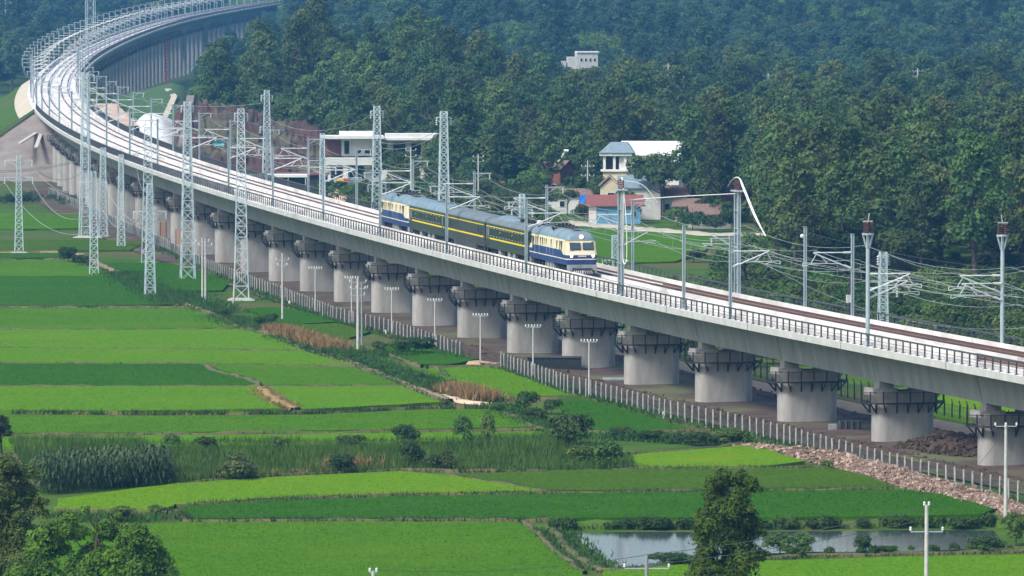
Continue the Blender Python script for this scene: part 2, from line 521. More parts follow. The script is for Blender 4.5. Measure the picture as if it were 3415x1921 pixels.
# ------------------------------------------------------------------ embankment between the two viaducts
def strip(name, prof, s0, s1, step, m, smooth=False):
    mb = MB(); n = max(2, int((s1 - s0) / step))
    mb.loft([[dk(s0 + (s1 - s0) * i / n, t, z) if z > -90 else dk(s0 + (s1 - s0) * i / n, t, 0) * 1 for t, z in prof] for i in range(n + 1)], False)
    return mb.build(name, m, smooth=smooth)
M['slope'] = mat('lined_slope', (0.24, 0.21, 0.19), (0.17, 0.15, 0.135), 0.25, 1, 6, (1, 1, 3), bump=0.3)
M['slope_pale'] = mat('pale_slope', (0.56, 0.51, 0.41), (0.42, 0.37, 0.29), 0.3, 1, 6, bump=0.3)
M['tan'] = mat('tan_soil', (0.62, 0.46, 0.34), (0.47, 0.33, 0.24), 0.3, 1, 6, bump=0.4)
M['redsoil'] = mat('red_soil', (0.105, 0.048, 0.036), (0.055, 0.028, 0.022), 0.25, 1, 8, bump=0.8, bscale=0.8, c3=(0.10, 0.10, 0.05), scale3=0.08)
mb = MB()
n = 30; sA, sB = sEnd1 - 2, sA2 + 4
rows = []
for i in range(n + 1):
    s = sA + (sB - sA) * i / n
    c, d, nn = frame(s)
    rows.append([Vector((*(c + nn * t).xy, z)) for t, z in ((-6.6 - 1.5 * (c.z - 0.2), -0.3), (-9.8, c.z - 2.2), (-6.6, c.z - 0.12), (6.6, c.z - 0.12), (6.6 + 1.5 * (c.z - 0.2), -0.3))])
mb.loft(rows, False)
for i in range(n):
    mb.m[i * 4 + 2] = 1; mb.m[i * 4 + 1] = 2
tag(mb.build('embankment', [M['ground'], M['conc_deck'], M['slope_pale']]), 'railway embankment between the two viaducts', kind='structure')
# cone of the abutment facing the paddies
ce, de, ne = frame(sEnd1 + 1)
mb = MB(); ap = ce + Vector((0, 0, -0.9))
ring0, ring1 = [], []
for k in range(17):
    q = math.pi * k / 16
    dv = -ne * math.cos(q) - de * math.sin(q)
    ring1.append(ap + dv * 6.5 + Vector((0, 0, 0)))
    bp_ = ap + dv * (6.5 + 21)
    ring0.append(Vector((bp_.x, bp_.y, -0.3)))
mb.loft([ring0, ring1], False)
tag(mb.build('abutment_slope', M['slope'], smooth=True), 'grey lined earth cone at the end of the near viaduct', kind='structure')
for par, a, b in ((None, sEnd1, sA2),):
    e = empty('embankment_track', dk(a + 10)); 
    tag(e, 'double track on the pale embankment between the viaducts', 'track')
    for tc in (-2.45, 2.45):
        kid(sweep('track_bed', rect(tc - 1.3, tc + 1.3, -0.14, 0.17), a, b, 12, M['conc_deck'], None), e)
        for g in (-0.86, 0.86):
            kid(sweep('rail', rect(tc + g - 0.09, tc + g + 0.09, 0.16, 0.36), a, b, 10, M['rail'], None), e)
    for t in (-5.2, 5.2):
        kid(sweep('kerb_wall', rect(t - 0.2, t + 0.2, -0.14, 0.4), a, b, 12, M['conc_deck'], None), e)
# ------------------------------------------------------------------ the train
def find_s(xs, t=0.0, z=0.0, smax=None):
    a, b = 30.0, smax or s_of_y(1450)
    for _ in range(50):
        m = (a + b) / 2
        if proj(dk(m, t, z))[0] > xs: a = m
        else: b = m
    return (a + b) / 2
M['blue'] = mat('blue_loco_paint', (0.018, 0.05, 0.19), (0.013, 0.036, 0.14), 0.7, 0.42, 5, (1, 1, 0.4), spec=0.5)
M['navy'] = mat('navy_loco_paint', (0.012, 0.035, 0.13), (0.010, 0.026, 0.10), 0.7, 0.4, 5, spec=0.5)
M['cream'] = mat('cream_loco_paint', (0.72, 0.66, 0.46), (0.62, 0.56, 0.37), 0.8, 0.5, 5)
M['locoroof'] = mat('blue_grey_roof', (0.20, 0.29, 0.345), (0.14, 0.21, 0.255), 0.8, 0.5, 6, c3=(0.16, 0.2, 0.22), scale3=0.4)
M['underframe'] = mat('grimy_underframe', (0.05, 0.05, 0.05), (0.025, 0.024, 0.023), 1.5, 0.9, 5)
M['tank'] = mat('grey_tank', (0.30, 0.33, 0.34), (0.2, 0.22, 0.23), 0.9, 0.6, 5)
M['green'] = mat('dark_green_coach', (0.034, 0.055, 0.046), (0.024, 0.04, 0.034), 0.6, 0.45, 5, spec=0.5)
M['greygreen'] = mat('grey_green_coach', (0.046, 0.057, 0.055), (0.034, 0.043, 0.042), 0.6, 0.45, 5, spec=0.5)
M['coachroof'] = mat('coach_roof', (0.17, 0.205, 0.22), (0.12, 0.15, 0.16), 0.6, 0.6, 6)
M['yellow'] = mat('yellow_stripe', (0.80, 0.60, 0.015), (0.7, 0.5, 0.01), 1, 0.5)
M['stripe'] = mat('pale_stripe', (0.74, 0.72, 0.64), (0.6, 0.58, 0.5), 1, 0.5)
M['brass'] = mat('number_plate', (0.45, 0.36, 0.26), (0.3, 0.24, 0.17), 6, 0.5)
M['lamp'] = mat('lit_headlamp', (0.9, 0.85, 0.7), None, 1, 0.3, emit=((1.0, 0.86, 0.66), 5.0))
M['orange'] = mat('orange_lamp_ring', (0.6, 0.22, 0.06), None, 1, 0.5)
M['frostglass'] = mat('pale_window_bar', (0.45, 0.52, 0.50), None, 1, 0.4)
M['glass_cab'] = mat('cab_window', (0.05, 0.075, 0.10), (0.04, 0.06, 0.08), 1, 0.15, spec=0.7)
RAILZ = 0.36
TT = -2.45
def veh(name, s_mid, label):
    c, d, n = frame(s_mid)
    e = empty(name, c + n * TT + Vector((0, 0, RAILZ)), math.atan2(-d.y, -d.x))
    # the line climbs away from the camera
    e.rotation_euler = (0, math.atan(ZDS * d.y), math.atan2(-d.y, -d.x))
    e.scale = (1.0, 1.15, 1.12)
    return tag(e, label, 'locomotive' if 'loco' in name else 'carriage')
def rrect(xe, w, r, xs, zf):
    """plan outline of a slice: half length xe, half width w, corner radius r, side stations xs, zf(x) gives the level"""
    pts = []
    side = [x for x in xs if -xe + r < x < xe - r]
    for x in side: pts.append((x, -w))
    for k in range(5):
        q = -math.pi / 2 + math.pi / 2 * k / 4; pts.append((xe - r + math.cos(q) * r, -w + r + math.sin(q) * r))
    for k in range(5):
        q = math.pi / 2 * k / 4; pts.append((xe - r + math.cos(q) * r, w - r + math.sin(q) * r))
    for x in reversed(side): pts.append((x, w))
    for k in range(5):
        q = math.pi / 2 + math.pi / 2 * k / 4; pts.append((-xe + r + math.cos(q) * r, w - r + math.sin(q) * r))
    for k in range(5):
        q = math.pi + math.pi / 2 * k / 4; pts.append((-xe + r + math.cos(q) * r, -w + r + math.sin(q) * r))
    return [Vector((x, y, zf(x))) for x, y in pts]
def wheelset(mb, x, r=0.5):
    for y in (-0.8, 0.8):
        mb.tube((x, y - 0.07, r), (x, y + 0.07, r), r, n=14)
    mb.tube((x, -0.8, r), (x, 0.8, r), 0.09, n=6)
def bogie(par, xc, axles, span, h=0.95):
    b = MB()
    for y in (-1.08, 1.08):
        b.box((xc, y, 0.78), (span + 1.3, 0.2, 0.26))
        b.box((xc, y * 1.08, 0.56), (0.9, 0.18, 0.3))
        for i in range(axles):
            x = xc - span / 2 + span * i / (axles - 1)
            b.box((x, y * 1.1, 0.5), (0.42, 0.24, 0.42))
            b.tube((x - 0.42, y * 1.12, 0.66), (x - 0.42, y * 1.12, 1.05), 0.1, n=7)
            b.tube((x + 0.42, y * 1.12, 0.66), (x + 0.42, y * 1.12, 1.05), 0.1, n=7)
    b.box((xc, 0, 0.8), (0.9, 2.1, 0.3))
    bo = b.build('bogie', M['underframe'], par)
    for i in range(axles):
        w = MB(); wheelset(w, xc - span / 2 + span * i / (axles - 1), 0.52 if axles == 3 else 0.46)
        w.build('wheelset', M['underframe'], bo, smooth=False)
def loco(s_mid, label):
    e = veh('diesel_locomotive', s_mid, label)
    xs = [-9.6, -8.6, -8.2, -7.6, -7.2, -5, -2.5, 0, 2.5, 5, 7.2, 7.6, 8.2, 8.6, 9.6]
    def zb(x):
        a = abs(x)
        t = max(0.0, min(1.0, (a - 7.3) / 1.1)); t = t * t * (3 - 2 * t)
        return 2.52 - 0.42 * t
    XE = 10.35
    def off(dz): return lambda x: zb(x) + dz
    # slices: level function, half length, half width
    sl = [(lambda x: 1.05, XE - 0.10, 1.54), (lambda x: 1.62, XE, 1.60), (lambda x: 1.72, XE + .005, 1.605), (off(0), XE + 0.0, 1.6),
          (off(0.10), XE - 0.02, 1.605), (lambda x: 3.50, XE - 0.42, 1.53), (lambda x: 3.62, XE - 0.52, 1.50)]
    rings = [rrect(xe, w, 0.42, xs, zf) for zf, xe, w in sl]
    def band(name, i0, i1, m, capb=False):
        mb = MB(); mb.loft(rings[i0:i1 + 1], True)
        if capb: mb.f.append(tuple(range(len(rings[0]) - 1, -1, -1))); mb.m.append(0)
        return mb.build(name, m, e)
    band('lower_skirt', 0, 1, M['blue'], True)
    band('pale_line', 1, 2, M['stripe'])
    body = band('body', 2, 3, M['blue'])
    band('pale_line', 3, 4, M['stripe'])
    up = band('cab_side', 4, 6, M['cream'])
    roof = MB()
    rr = [rings[6]] + [rrect(XE - 0.52 - a, w, max(0.3, 0.42 + a * 0.25), xs, (lambda zz: (lambda x: zz))(z)) for z, w, a in
                       ((3.86, 1.44, 0.06), (4.12, 1.30, 0.22), (4.34, 1.08, 0.5), (4.50, 0.78, 0.95), (4.58, 0.42, 1.5))]
    roof.loft(rr, True); n = len(rr[0]); roof.f.append(tuple((len(rr) - 1) * n + k for k in range(n))); roof.m.append(0)
    ro = roof.build('roof', M['locoroof'], e, smooth=True)
    # roof gear
    q = MB(); q.box((-3.2, 0, 4.62), (5.2, 1.3, 0.14)); q.build('roof_grille', M['underframe'], ro)
    for x in (-7.3, -1.0, 1.1, 5.6):
        if x in (1.1, -7.3):
            b = MB()
            for k in range(8):
                a0, a1 = -0.92 + 1.84 * k / 8, -0.92 + 1.84 * (k + 1) / 8
                f = lambda a: Vector((0, math.sin(a) * 1.38 * 1.04, 3.55 + math.cos(a) * 1.04 * 1.03))
                b.bar(Vector((x, 0, 0)) + f(a0), Vector((x, 0, 0)) + f(a1), 0.9 if x == 1.1 else 0.35, 0.05, up=(1, 0, 0))
            b.build('dark_roof_band', M['underframe'], ro)
    for x in (2.9, 4.0, 5.2):
        q = MB(); q.tube((x, 0.1, 4.5), (x, 0.1, 4.78), 0.48, 0.42, n=12); q.build('roof_fan', M['underframe'], ro)
    for k in range(9):
        q = MB(); q.tube((6.3 + 0.28 * k, 0.25 - 0.1 * (k % 3), 4.45 - 0.03 * k), (6.3 + 0.28 * k, 0.25 - 0.1 * (k % 3), 4.78 - 0.05 * k), 0.10, 0.16, n=7); q.build('horn', M['underframe'], ro)
    # side openings, both sides
    for y in (-1, 1):
        for x, w, h, z in ((-9.0, .42, .78, 3.02), (-7.9, .62, 1.5, 2.62), (-6.6, .75, .8, 3.0), (-5.5, .75, .8, 3.0), (-3.9, .26, .82, 3.0), (-2.8, .28, .82, 3.0), (-1.9, .22, .62, 3.06), (-0.8, .26, .62, 3.06),
                           (1.9, .3, .82, 3.0), (5.0, .34, .86, 3.0), (6.6, .36, .9, 2.98), (7.5, .5, .95, 2.98)):
            dark = x not in (-6.6, -5.5)
            yy = 1.6 - (z - 2.6) * 0.075
            o = MB().box((x, y * (yy + 0.005), z), (w, 0.06, h)).build('side_window' if dark else 'louvre', M['glass'] if dark else M['brass'], up)
        for x in (-6.9, -4.4, -0.5, 1.3, 3.1):
            MB().box((x, y * 1.61, 2.1), (0.10, 0.05, 0.72)).build('handrail', M['tank'], body)
    # cab faces
    for sgn in (1, -1):
        rake = math.atan2(0.42, 0.98)
        for y in (-0.66, 0.66):
            c = Vector((sgn * (XE - 0.30), y, 3.02))
            Mx = Matrix.Rotation(-sgn * rake * 0.92, 3, 'Y')
            fr = MB().box(c + Vector((sgn * 0.012, 0, 0)), (0.05, 1.12, 0.86), Mx).build('window_frame', M['underframe'], up)
            MB().box(c + Vector((sgn * 0.032, 0, 0)), (0.05, 1.00, 0.74), Mx).build('pane', M['glass_cab'], fr)
        hl = MB().tube((sgn * (XE - 0.85), 0, 3.98), (sgn * (XE - 0.50), 0, 3.96), 0.24, n=14).build('headlamp', M['orange'], ro)
        MB().tube((sgn * (XE - 0.56), 0, 3.965), (sgn * (XE - 0.47), 0, 3.96), 0.185, n=14).build('lens', M['lamp'], hl)
        for y in (-1.12, 1.12):
            hl = MB().tube((sgn * (XE - 0.1), y, 2.02), (sgn * (XE + 0.08), y, 2.02), 0.17, n=12).build('headlamp', M['orange'], body)
            MB().tube((sgn * (XE + 0.05), y, 2.02), (sgn * (XE + 0.105), y, 2.02), 0.135, n=12).build('lens', M['lamp'], hl)
        nb = MB().box((sgn * (XE + 0.015), 0, 1.98), (0.04, 0.9, 0.16)).build('number_plate', M['brass'], body)
        for k in range(9):
            if k == 2: continue
            MB().box((sgn * (XE + 0.04), -0.36 + 0.09 * k, 1.98), (0.02, 0.05, 0.10)).build('numeral', M['stripe'], nb)
        # end frame and snow plough with its hatching
        MB().box((sgn * (XE - 0.22), 0, 0.86), (0.34, 3.0, 0.5)).build('buffer_beam', M['tank'], e)
        pl = MB()
        v = [(sgn * (XE + .12), -1.45, 0.75), (sgn * (XE + .12), 1.45, 0.75), (sgn * (XE + 0.32), 1.1, 0.13), (sgn * (XE + 0.42), 0, 0.13), (sgn * (XE + 0.32), -1.1, 0.13),
             (sgn * (XE - .1), -1.45, 0.75), (sgn * (XE - .1), 1.45, 0.75), (sgn * (XE + 0.1), 1.1, 0.13), (sgn * (XE + 0.2), 0, 0.13), (sgn * (XE + 0.1), -1.1, 0.13)]
        pl.add(v, [(0, 1, 2, 3, 4), (9, 8, 7, 6, 5), (0, 5, 6, 1), (1, 6, 7, 2), (2, 7, 8, 3), (3, 8, 9, 4), (4, 9, 5, 0)])
        po = pl.build('snow_plough', M['underframe'], e)
        for k in range(10):
            y = -1.0 + 2.0 * k / 9
            lean = 0.16 if y > 0 else -0.16
            MB().bar((sgn * (XE + .345 + 0.06 * (1 - abs(y))), y, 0.18), (sgn * (XE + 0.27 + 0.05 * (1 - abs(y))), y - lean, 0.5), 0.09, 0.03).build('hatch_stripe', M['white'], po)
        for y in (-1.25, 1.25):
            MB().box((sgn * (XE - 0.05), y, 0.62), (0.5, 0.4, 0.75)).build('step', M['tank'], e)
    MB().box((0, 0, 0.72), (4.6, 2.75, 0.78)).build('fuel_tank', M['tank'], e)
    for y in (-1, 1):
        for k in range(3):
            MB().box((-1.5 + 1.5 * k, y * 1.39, 0.72), (0.08, 0.06, 0.72)).build('tank_rib', M['underframe'], e)
    bogie(e, -6.2, 3, 3.6); bogie(e, 6.2, 3, 3.6)
    return e
def coach(s_mid, label, style):
    e = veh('passenger_carriage', s_mid, label)
    XE = 12.35
    xs = [-11, -8, -4, 0, 4, 8, 11]
    cz = lambda z: (lambda x: z)
    mb_ = M['greygreen'] if style == 2 else M['green']
    low = 0.62 if style == 2 else 1.0
    sl = [(1.0, 1.5), (1.35, 1.55), (1.98, 1.56), (2.16, 1.562), (3.30, 1.56), (3.40, 1.555), (3.68, 1.53)]
    rings = [rrect(XE, w, 0.12, xs, cz(z)) for z, w in sl]
    mb = MB(); mb.loft(rings[:4], True); mb.f.append(tuple(range(len(rings[0]) - 1, -1, -1))); mb.m.append(0)
    mb.loft(rings[3:], True)
    body = mb.build('body', mb_, e)
    hi = 0.16 if style == 1 else 0.0
    rr = [rings[-1]] + [rrect(XE - 0.02 * i, w, 0.12, xs, cz(z + hi * min(1, i / 2))) for i, (z, w) in enumerate(((3.86, 1.46), (4.05, 1.28), (4.2, 0.98), (4.29, 0.6), (4.32, 0.2)))]
    roof = MB(); roof.loft(rr, True); n = len(rr[0]); roof.f.append(tuple((len(rr) - 1) * n + k for k in range(n))); roof.m.append(0)
    ro = roof.build('roof', M['locoroof'] if style == 1 else M['coachroof'], e)
    for y in (-1, 1):
        for z, h in ((2.06, 0.17), (3.36, 0.10)):
            MB().box((0, y * 1.565, z), (2 * XE - (0.9 if style != 1 else 0.1), 0.03, h)).build('yellow_stripe', M['yellow'], body)
        if style in (1, 3):
            for k in range(11):
                x = -9.0 + 1.8 * k
                w = MB().box((x, y * 1.565, 2.78), (1.02, 0.04, 0.86)).build('window', M['glass'], body)
                MB().box((x, y * 1.575, 2.36), (0.9, 0.04, 0.05)).build('sill', M['frostglass'], w)
                MB().box((x, y * 1.575, 3.19), (0.8, 0.04, 0.05)).build('top_bar', M['frostglass'], w)
                if (k * 7 + style) % 4 == 0: MB().box((x, y * 1.577, 2.88), (0.7, 0.04, 0.06)).build('sash_bar', M['frostglass'], w)
            for x in (-11.3, 11.3, -10.4):
                d = MB().box((x, y * 1.565, 2.3), (0.75, 0.05, 1.9)).build('door', mb_, body)
                MB().box((x, y * 1.585, 2.75), (0.18, 0.04, 1.0)).build('door_pane', M['frostglass'], d)
        else:
            for x in (-10.2, -9.3, -8.0, 8.6, 10.4):
                MB().box((x, y * 1.565, 2.75), (0.55, 0.04, 0.8)).build('window', M['glass'], body)
            MB().box((0, y * 1.50, 0.82), (14.5, 0.06, 0.62)).build('skirt', M['greygreen'], body)
        for x in (-12.0, 12.0):
            MB().box((x, y * 1.42, 0.75), (0.35, 0.1, 0.6)).build('step', mb_, e)
        if style != 2:
            for x in (-5.2, -2.6, 0.4, 3.4, 5.0):
                MB().box((x, y * 1.1, 0.72), (1.35, 0.5, 0.6)).build('equipment_box', M['underframe'] if x in (-2.6, 5.0) else M['tank'], e)
    if style == 3:                  # raised roof dome and gear at the front end
        dm = MB()
        dm.loft([[Vector((x, math.cos(a) * w, 4.1 + math.sin(a) * h)) for a in [math.pi * k / 8 for k in range(9)]] for x, w, h in ((-10.5, .7, .12), (-8.5, 1.0, .5), (-3.5, 1.05, .55), (0.2, .95, .32), (0.3, .9, .1))], False)
        dm.build('roof_dome', M['locoroof'], ro, smooth=True)
        for k in range(9):
            MB().tube((1.5 + 1.0 * k, 0.5 - 0.5 * (k % 3), 4.2), (1.5 + 1.0 * k, 0.5 - 0.5 * (k % 3), 4.62), 0.16, 0.22, n=8).build('roof_insulator', M['underframe'], ro)
        MB().bar((1.0, 0.5, 4.7), (10.4, 0.5, 4.7), 0.07).bar((1.0, -0.5, 4.66), (10.4, -0.4, 4.66), 0.07).bar((2.0, 0, 4.35), (5.2, 0, 5.0), 0.06).bar((5.2, 0, 5.0), (8.0, 0.2, 4.5), 0.06).build('roof_bus_bar', M['underframe'], ro)
        MB().tube((10.6, 0, 4.55), (11.5, 0, 4.55), 0.26, n=10).build('roof_lamp', M['white'], ro)
    if style == 1:
        for k in range(5):
            MB().box((-1.5 + 1.4 * k, 0.2, 4.5), (0.4, 0.5, 0.12)).build('roof_vent', M['coachroof'], ro)
    for sgn in (-1, 1):             # gangway bellows
        MB().box((sgn * (XE + 0.22), 0, 2.5), (0.44, 1.3, 2.5)).build('gangway', M['underframe'], e)
        MB().box((sgn * (XE + 0.25), 0, 0.95), (0.55, 0.3, 0.25)).build('coupler', M['underframe'], e)
    MB().box((0, 0, 0.95), (2 * XE - 0.6, 2.6, 0.16)).build('underframe', M['underframe'], e)
    bogie(e, -8.8, 2, 2.4); bogie(e, 8.8, 2, 2.4)
    return e
sf = find_s(1945, TT, RAILZ)
LL, CL = 21.6, 25.6
pos = sf + LL / 2
loco(pos, 'leading blue and cream diesel locomotive with lit headlamps'); pos += LL / 2 + CL / 2
coach(pos, 'dark green carriage with domed roof behind the leading locomotive', 3); pos += CL
coach(pos, 'middle dark grey-green carriage with few windows and low skirts', 2); pos += CL
coach(pos, 'dark green carriage with a high pale roof before the rear locomotive', 1); pos += CL / 2 + LL / 2
loco(pos, 'rear blue and cream diesel locomotive at the tail of the train')
# ------------------------------------------------------------------ paddies, bunds, earth and water
def jitter_poly(ptsD, step=2.5, amp=0.18, seed=0):
    r_ = random.Random(seed); P = [G(*p) for p in ptsD]; out = []
    for i, a in enumerate(P):
        b = P[(i + 1) % len(P)]; L = (b - a).length; n = max(1, int(L / step))
        for k in range(n):
            q = a.lerp(b, k / n)
            out.append(Vector((q.x + r_.uniform(-amp, amp), q.y + r_.uniform(-amp, amp) * 2.2, 0)))
    return out
def paddy_mat(name, bright, dark, patch):
    m = bpy.data.materials.new(name); m.use_nodes = True
    t = m.node_tree; n = t.nodes; b = n['Principled BSDF']; L = t.links.new
    b.inputs['Roughness'].default_value = 0.8; b.inputs['Specular IOR Level'].default_value = 0.04
    tc = n.new('ShaderNodeTexCoord')
    def noise(scale, detail, st=(1, 1, 1), rough=0.65):
        mp = n.new('ShaderNodeMapping'); mp.inputs['Scale'].default_value = st
        L(tc.outputs['Object'], mp.inputs[0])
        z = n.new('ShaderNodeTexNoise'); z.inputs['Scale'].default_value = scale; z.inputs['Detail'].default_value = detail; z.inputs['Roughness'].default_value = rough
        L(mp.outputs[0], z.inputs['Vector']); return z.outputs['Fac']
    def ramp(f, p0, p1, c0, c1):
        r_ = n.new('ShaderNodeValToRGB'); e = r_.color_ramp.elements
        e[0].position = p0; e[1].position = p1; e[0].color = (*c0, 1); e[1].color = (*c1, 1); L(f, r_.inputs[0]); return r_.outputs[0]
    def mix(f, a, c):
        x = n.new('ShaderNodeMix'); x.data_type = 'RGBA'; L(f, x.inputs[0]); L(a, x.inputs[6])
        if isinstance(c, tuple): x.inputs[7].default_value = (*c, 1)
        else: L(c, x.inputs[7])
        return x.outputs[2]
    fine = ramp(noise(2.2, 6, (1, 0.45, 1)), 0.36, 0.64, dark, bright)
    big = ramp(noise(0.06, 5), 0.5, 0.68, (0, 0, 0), (0.75, 0.75, 0.75))
    o1 = mix(big, fine, patch)
    wv = n.new('ShaderNodeTexWave'); wv.inputs['Scale'].default_value = 0.55; wv.inputs['Distortion'].default_value = 3.0
    wv.inputs['Detail'].default_value = 3; wv.inputs['Detail Scale'].default_value = 0.3
    mp = n.new('ShaderNodeMapping'); mp.inputs['Rotation'].default_value = (0, 0, R(-35)); L(tc.outputs['Object'], mp.inputs[0]); L(mp.outputs[0], wv.inputs[0])
    w = ramp(wv.outputs['Fac'], 0.93, 1.0, (0, 0, 0), (0.35, 0.35, 0.35))
    L(mix(w, o1, dark), b.inputs['Base Color'])
    bp = n.new('ShaderNodeBump'); bp.inputs['Strength'].default_value = 0.6; bp.inputs['Distance'].default_value = 0.2
    L(noise(3.0, 5, (1, 0.5, 1)), bp.inputs['Height']); L(bp.outputs[0], b.inputs['Normal'])
    return m
PM = {
    'bright': paddy_mat('rice_bright', (0.100, 0.225, 0.0015), (0.060, 0.158, 0.001), (0.108, 0.205, 0.003)),
    'mid': paddy_mat('rice_mid', (0.072, 0.178, 0.0015), (0.042, 0.122, 0.001), (0.080, 0.172, 0.003)),
    'dark': paddy_mat('rice_dark', (0.037, 0.125, 0.0015), (0.020, 0.080, 0.001), (0.040, 0.122, 0.002)),
    'olive': paddy_mat('rice_olive', (0.064, 0.132, 0.004), (0.036, 0.086, 0.003), (0.082, 0.125, 0.009)),
    'lime': paddy_mat('rice_lime', (0.122, 0.245, 0.0015), (0.078, 0.180, 0.001), (0.155, 0.230, 0.004)),
}
TUFT_AREAS = []
def field(ptsD, tone, h=0.28):
    i = len(TUFT_AREAS)
    P = jitter_poly(ptsD, 2.5, 0.16, i + 3)
    mb = MB(); mb.prism([(p.x, p.y) for p in P], -0.12, h + 0.012 * (i % 4))
    TUFT_AREAS.append((ptsD, tone, h))
    tag(mb.build('paddy_field', PM[tone]), kind='structure')
field([(-60, 541), (60, 539), (200, 545), (215, 560), (203, 578), (60, 580), (-60, 580)], 'mid')
field([(-60, 608), (250, 607), (365, 612), (330, 633), (180, 634), (-60, 634)], 'olive')
field([(-60, 641), (150, 641), (190, 652), (-60, 654)], 'dark')
field([(-60, 659), (170, 659), (232, 676), (290, 699), (-60, 699)], 'mid')
field([(-60, 700), (292, 700), (350, 722), (440, 770), (200, 775), (-60, 772)], 'dark')
field([(-60, 780), (490, 781), (545, 803), (600, 829), (300, 834), (-60, 831)], 'mid')
field([(-60, 836), (620, 834), (700, 858), (765, 885), (400, 884), (-60, 878)], 'bright')
field([(-60, 881), (300, 884), (765, 889), (830, 908), (895, 925), (560, 919), (300, 919), (-60, 917)], 'bright')
field([(-60, 920), (300, 921), (510, 921), (522, 935), (560, 946), (600, 953), (640, 970), (650, 976), (-60, 976)], 'dark')
field([(-60, 978), (645, 978), (680, 1005), (705, 1034), (300, 1040), (-60, 1038)], 'bright')
field([(548, 923), (890, 929), (950, 950), (1010, 974), (668, 975), (640, 957), (590, 944), (545, 934)], 'mid')
field([(676, 979), (1012, 978), (1060, 998), (1115, 1018), (900, 1030), (765, 1037), (730, 1015)], 'bright')
field([(-60, 1049), (30, 1049), (400, 1052), (800, 1049), (1050, 1037), (1240, 1036), (1290, 1056), (1335, 1080), (900, 1088), (400, 1094), (-60, 1096)], 'mid')
field([(-60, 1106), (400, 1102), (900, 1097), (1360, 1092), (1380, 1108), (900, 1125), (400, 1130), (-60, 1130)], 'bright')
field([(135, 1288), (150, 1262), (440, 1224), (700, 1208), (1010, 1193), (1150, 1207), (1370, 1243), (1000, 1250), (700, 1260), (450, 1277), (400, 1292)], 'lime')
field([(1140, 1201), (1400, 1192), (1640, 1189), (1850, 1187), (2100, 1185), (2180, 1205), (2260, 1236), (1800, 1239), (1385, 1243)], 'olive')
field([(446, 1292), (452, 1283), (700, 1266), (1000, 1256), (1500, 1248), (2000, 1242), (2260, 1239), (2420, 1254), (2500, 1288), (2470, 1302), (2000, 1309), (1400, 1311), (700, 1311), (470, 1310)], 'dark')
field([(-60, 1336), (270, 1332), (460, 1322), (900, 1320), (1310, 1321), (1345, 1350), (1390, 1395), (1458, 1445), (1500, 1500), (1500, 1600), (-60, 1600)], 'mid')
field([(1520, 1448), (1700, 1430), (1900, 1420), (2300, 1409), (2640, 1402), (2640, 1600), (1520, 1600)], 'bright')
field([(1585, 1152), (1750, 1138), (1872, 1128), (1905, 1130), (2020, 1168), (1940, 1180), (1780, 1182), (1650, 1184), (1600, 1170)], 'lime')
field([(1075, 932), (1180, 928), (1250, 930), (1330, 960), (1440, 1001), (1340, 1003), (1230, 1000), (1140, 975)], 'bright')
field([(1400, 1010), (1460, 1006), (1600, 1045), (1735, 1085), (1640, 1092), (1500, 1090), (1420, 1050)], 'dark')
field([(925, 880), (985, 874), (1075, 880), (1205, 908), (1140, 922), (1060, 922), (980, 900)], 'dark')
field([(615, 781), (690, 777), (790, 795), (850, 815), (760, 820), (690, 812)], 'dark')
field([(250, 664), (420, 664), (520, 690), (580, 712), (560, 735), (420, 738), (330, 700)], 'dark')
field([(740, 822), (850, 818), (930, 840), (880, 855), (800, 850)], 'olive')
# behind the viaduct
field([(1470, 580), (1600, 585), (1720, 592), (1795, 603), (1770, 640), (1700, 662), (1470, 668)], 'mid')
field([(2330, 1000), (2480, 1005), (2600, 1030), (2640, 1075), (2500, 1090), (2360, 1080)], 'lime')

def ribbon(name, ptsD, w, h, m, z0=-0.1, kind='structure', seed=1, amp=0.12, label=None, world=False):
    r_ = random.Random(seed)
    P = [Vector(p) for p in ptsD] if world else [G(*p) for p in ptsD]
    Q = []
    for i in range(len(P) - 1):
        n = max(1, int((P[i + 1] - P[i]).length / 1.6))
        for k in range(n): Q.append(P[i].lerp(P[i + 1], k / n))
    Q.append(P[-1])
    rows = []
    for i, p in enumerate(Q):
        d = (Q[min(i + 1, len(Q) - 1)] - Q[max(i - 1, 0)]).normalized(); n = Vector((d.y, -d.x, 0))
        ww = w * r_.uniform(0.75, 1.25); hh = h * r_.uniform(0.7, 1.3); o = n * r_.uniform(-amp, amp)
        rows.append([p + o - n * ww / 2 + Vector((0, 0, z0)), p + o - n * ww * 0.3 + Vector((0, 0, hh)), p + o + n * ww * 0.3 + Vector((0, 0, hh)), p + o + n * ww / 2 + Vector((0, 0, z0))])
    mb = MB(); mb.loft(rows, False)
    return tag(mb.build(name, m, smooth=True), label, kind=kind)
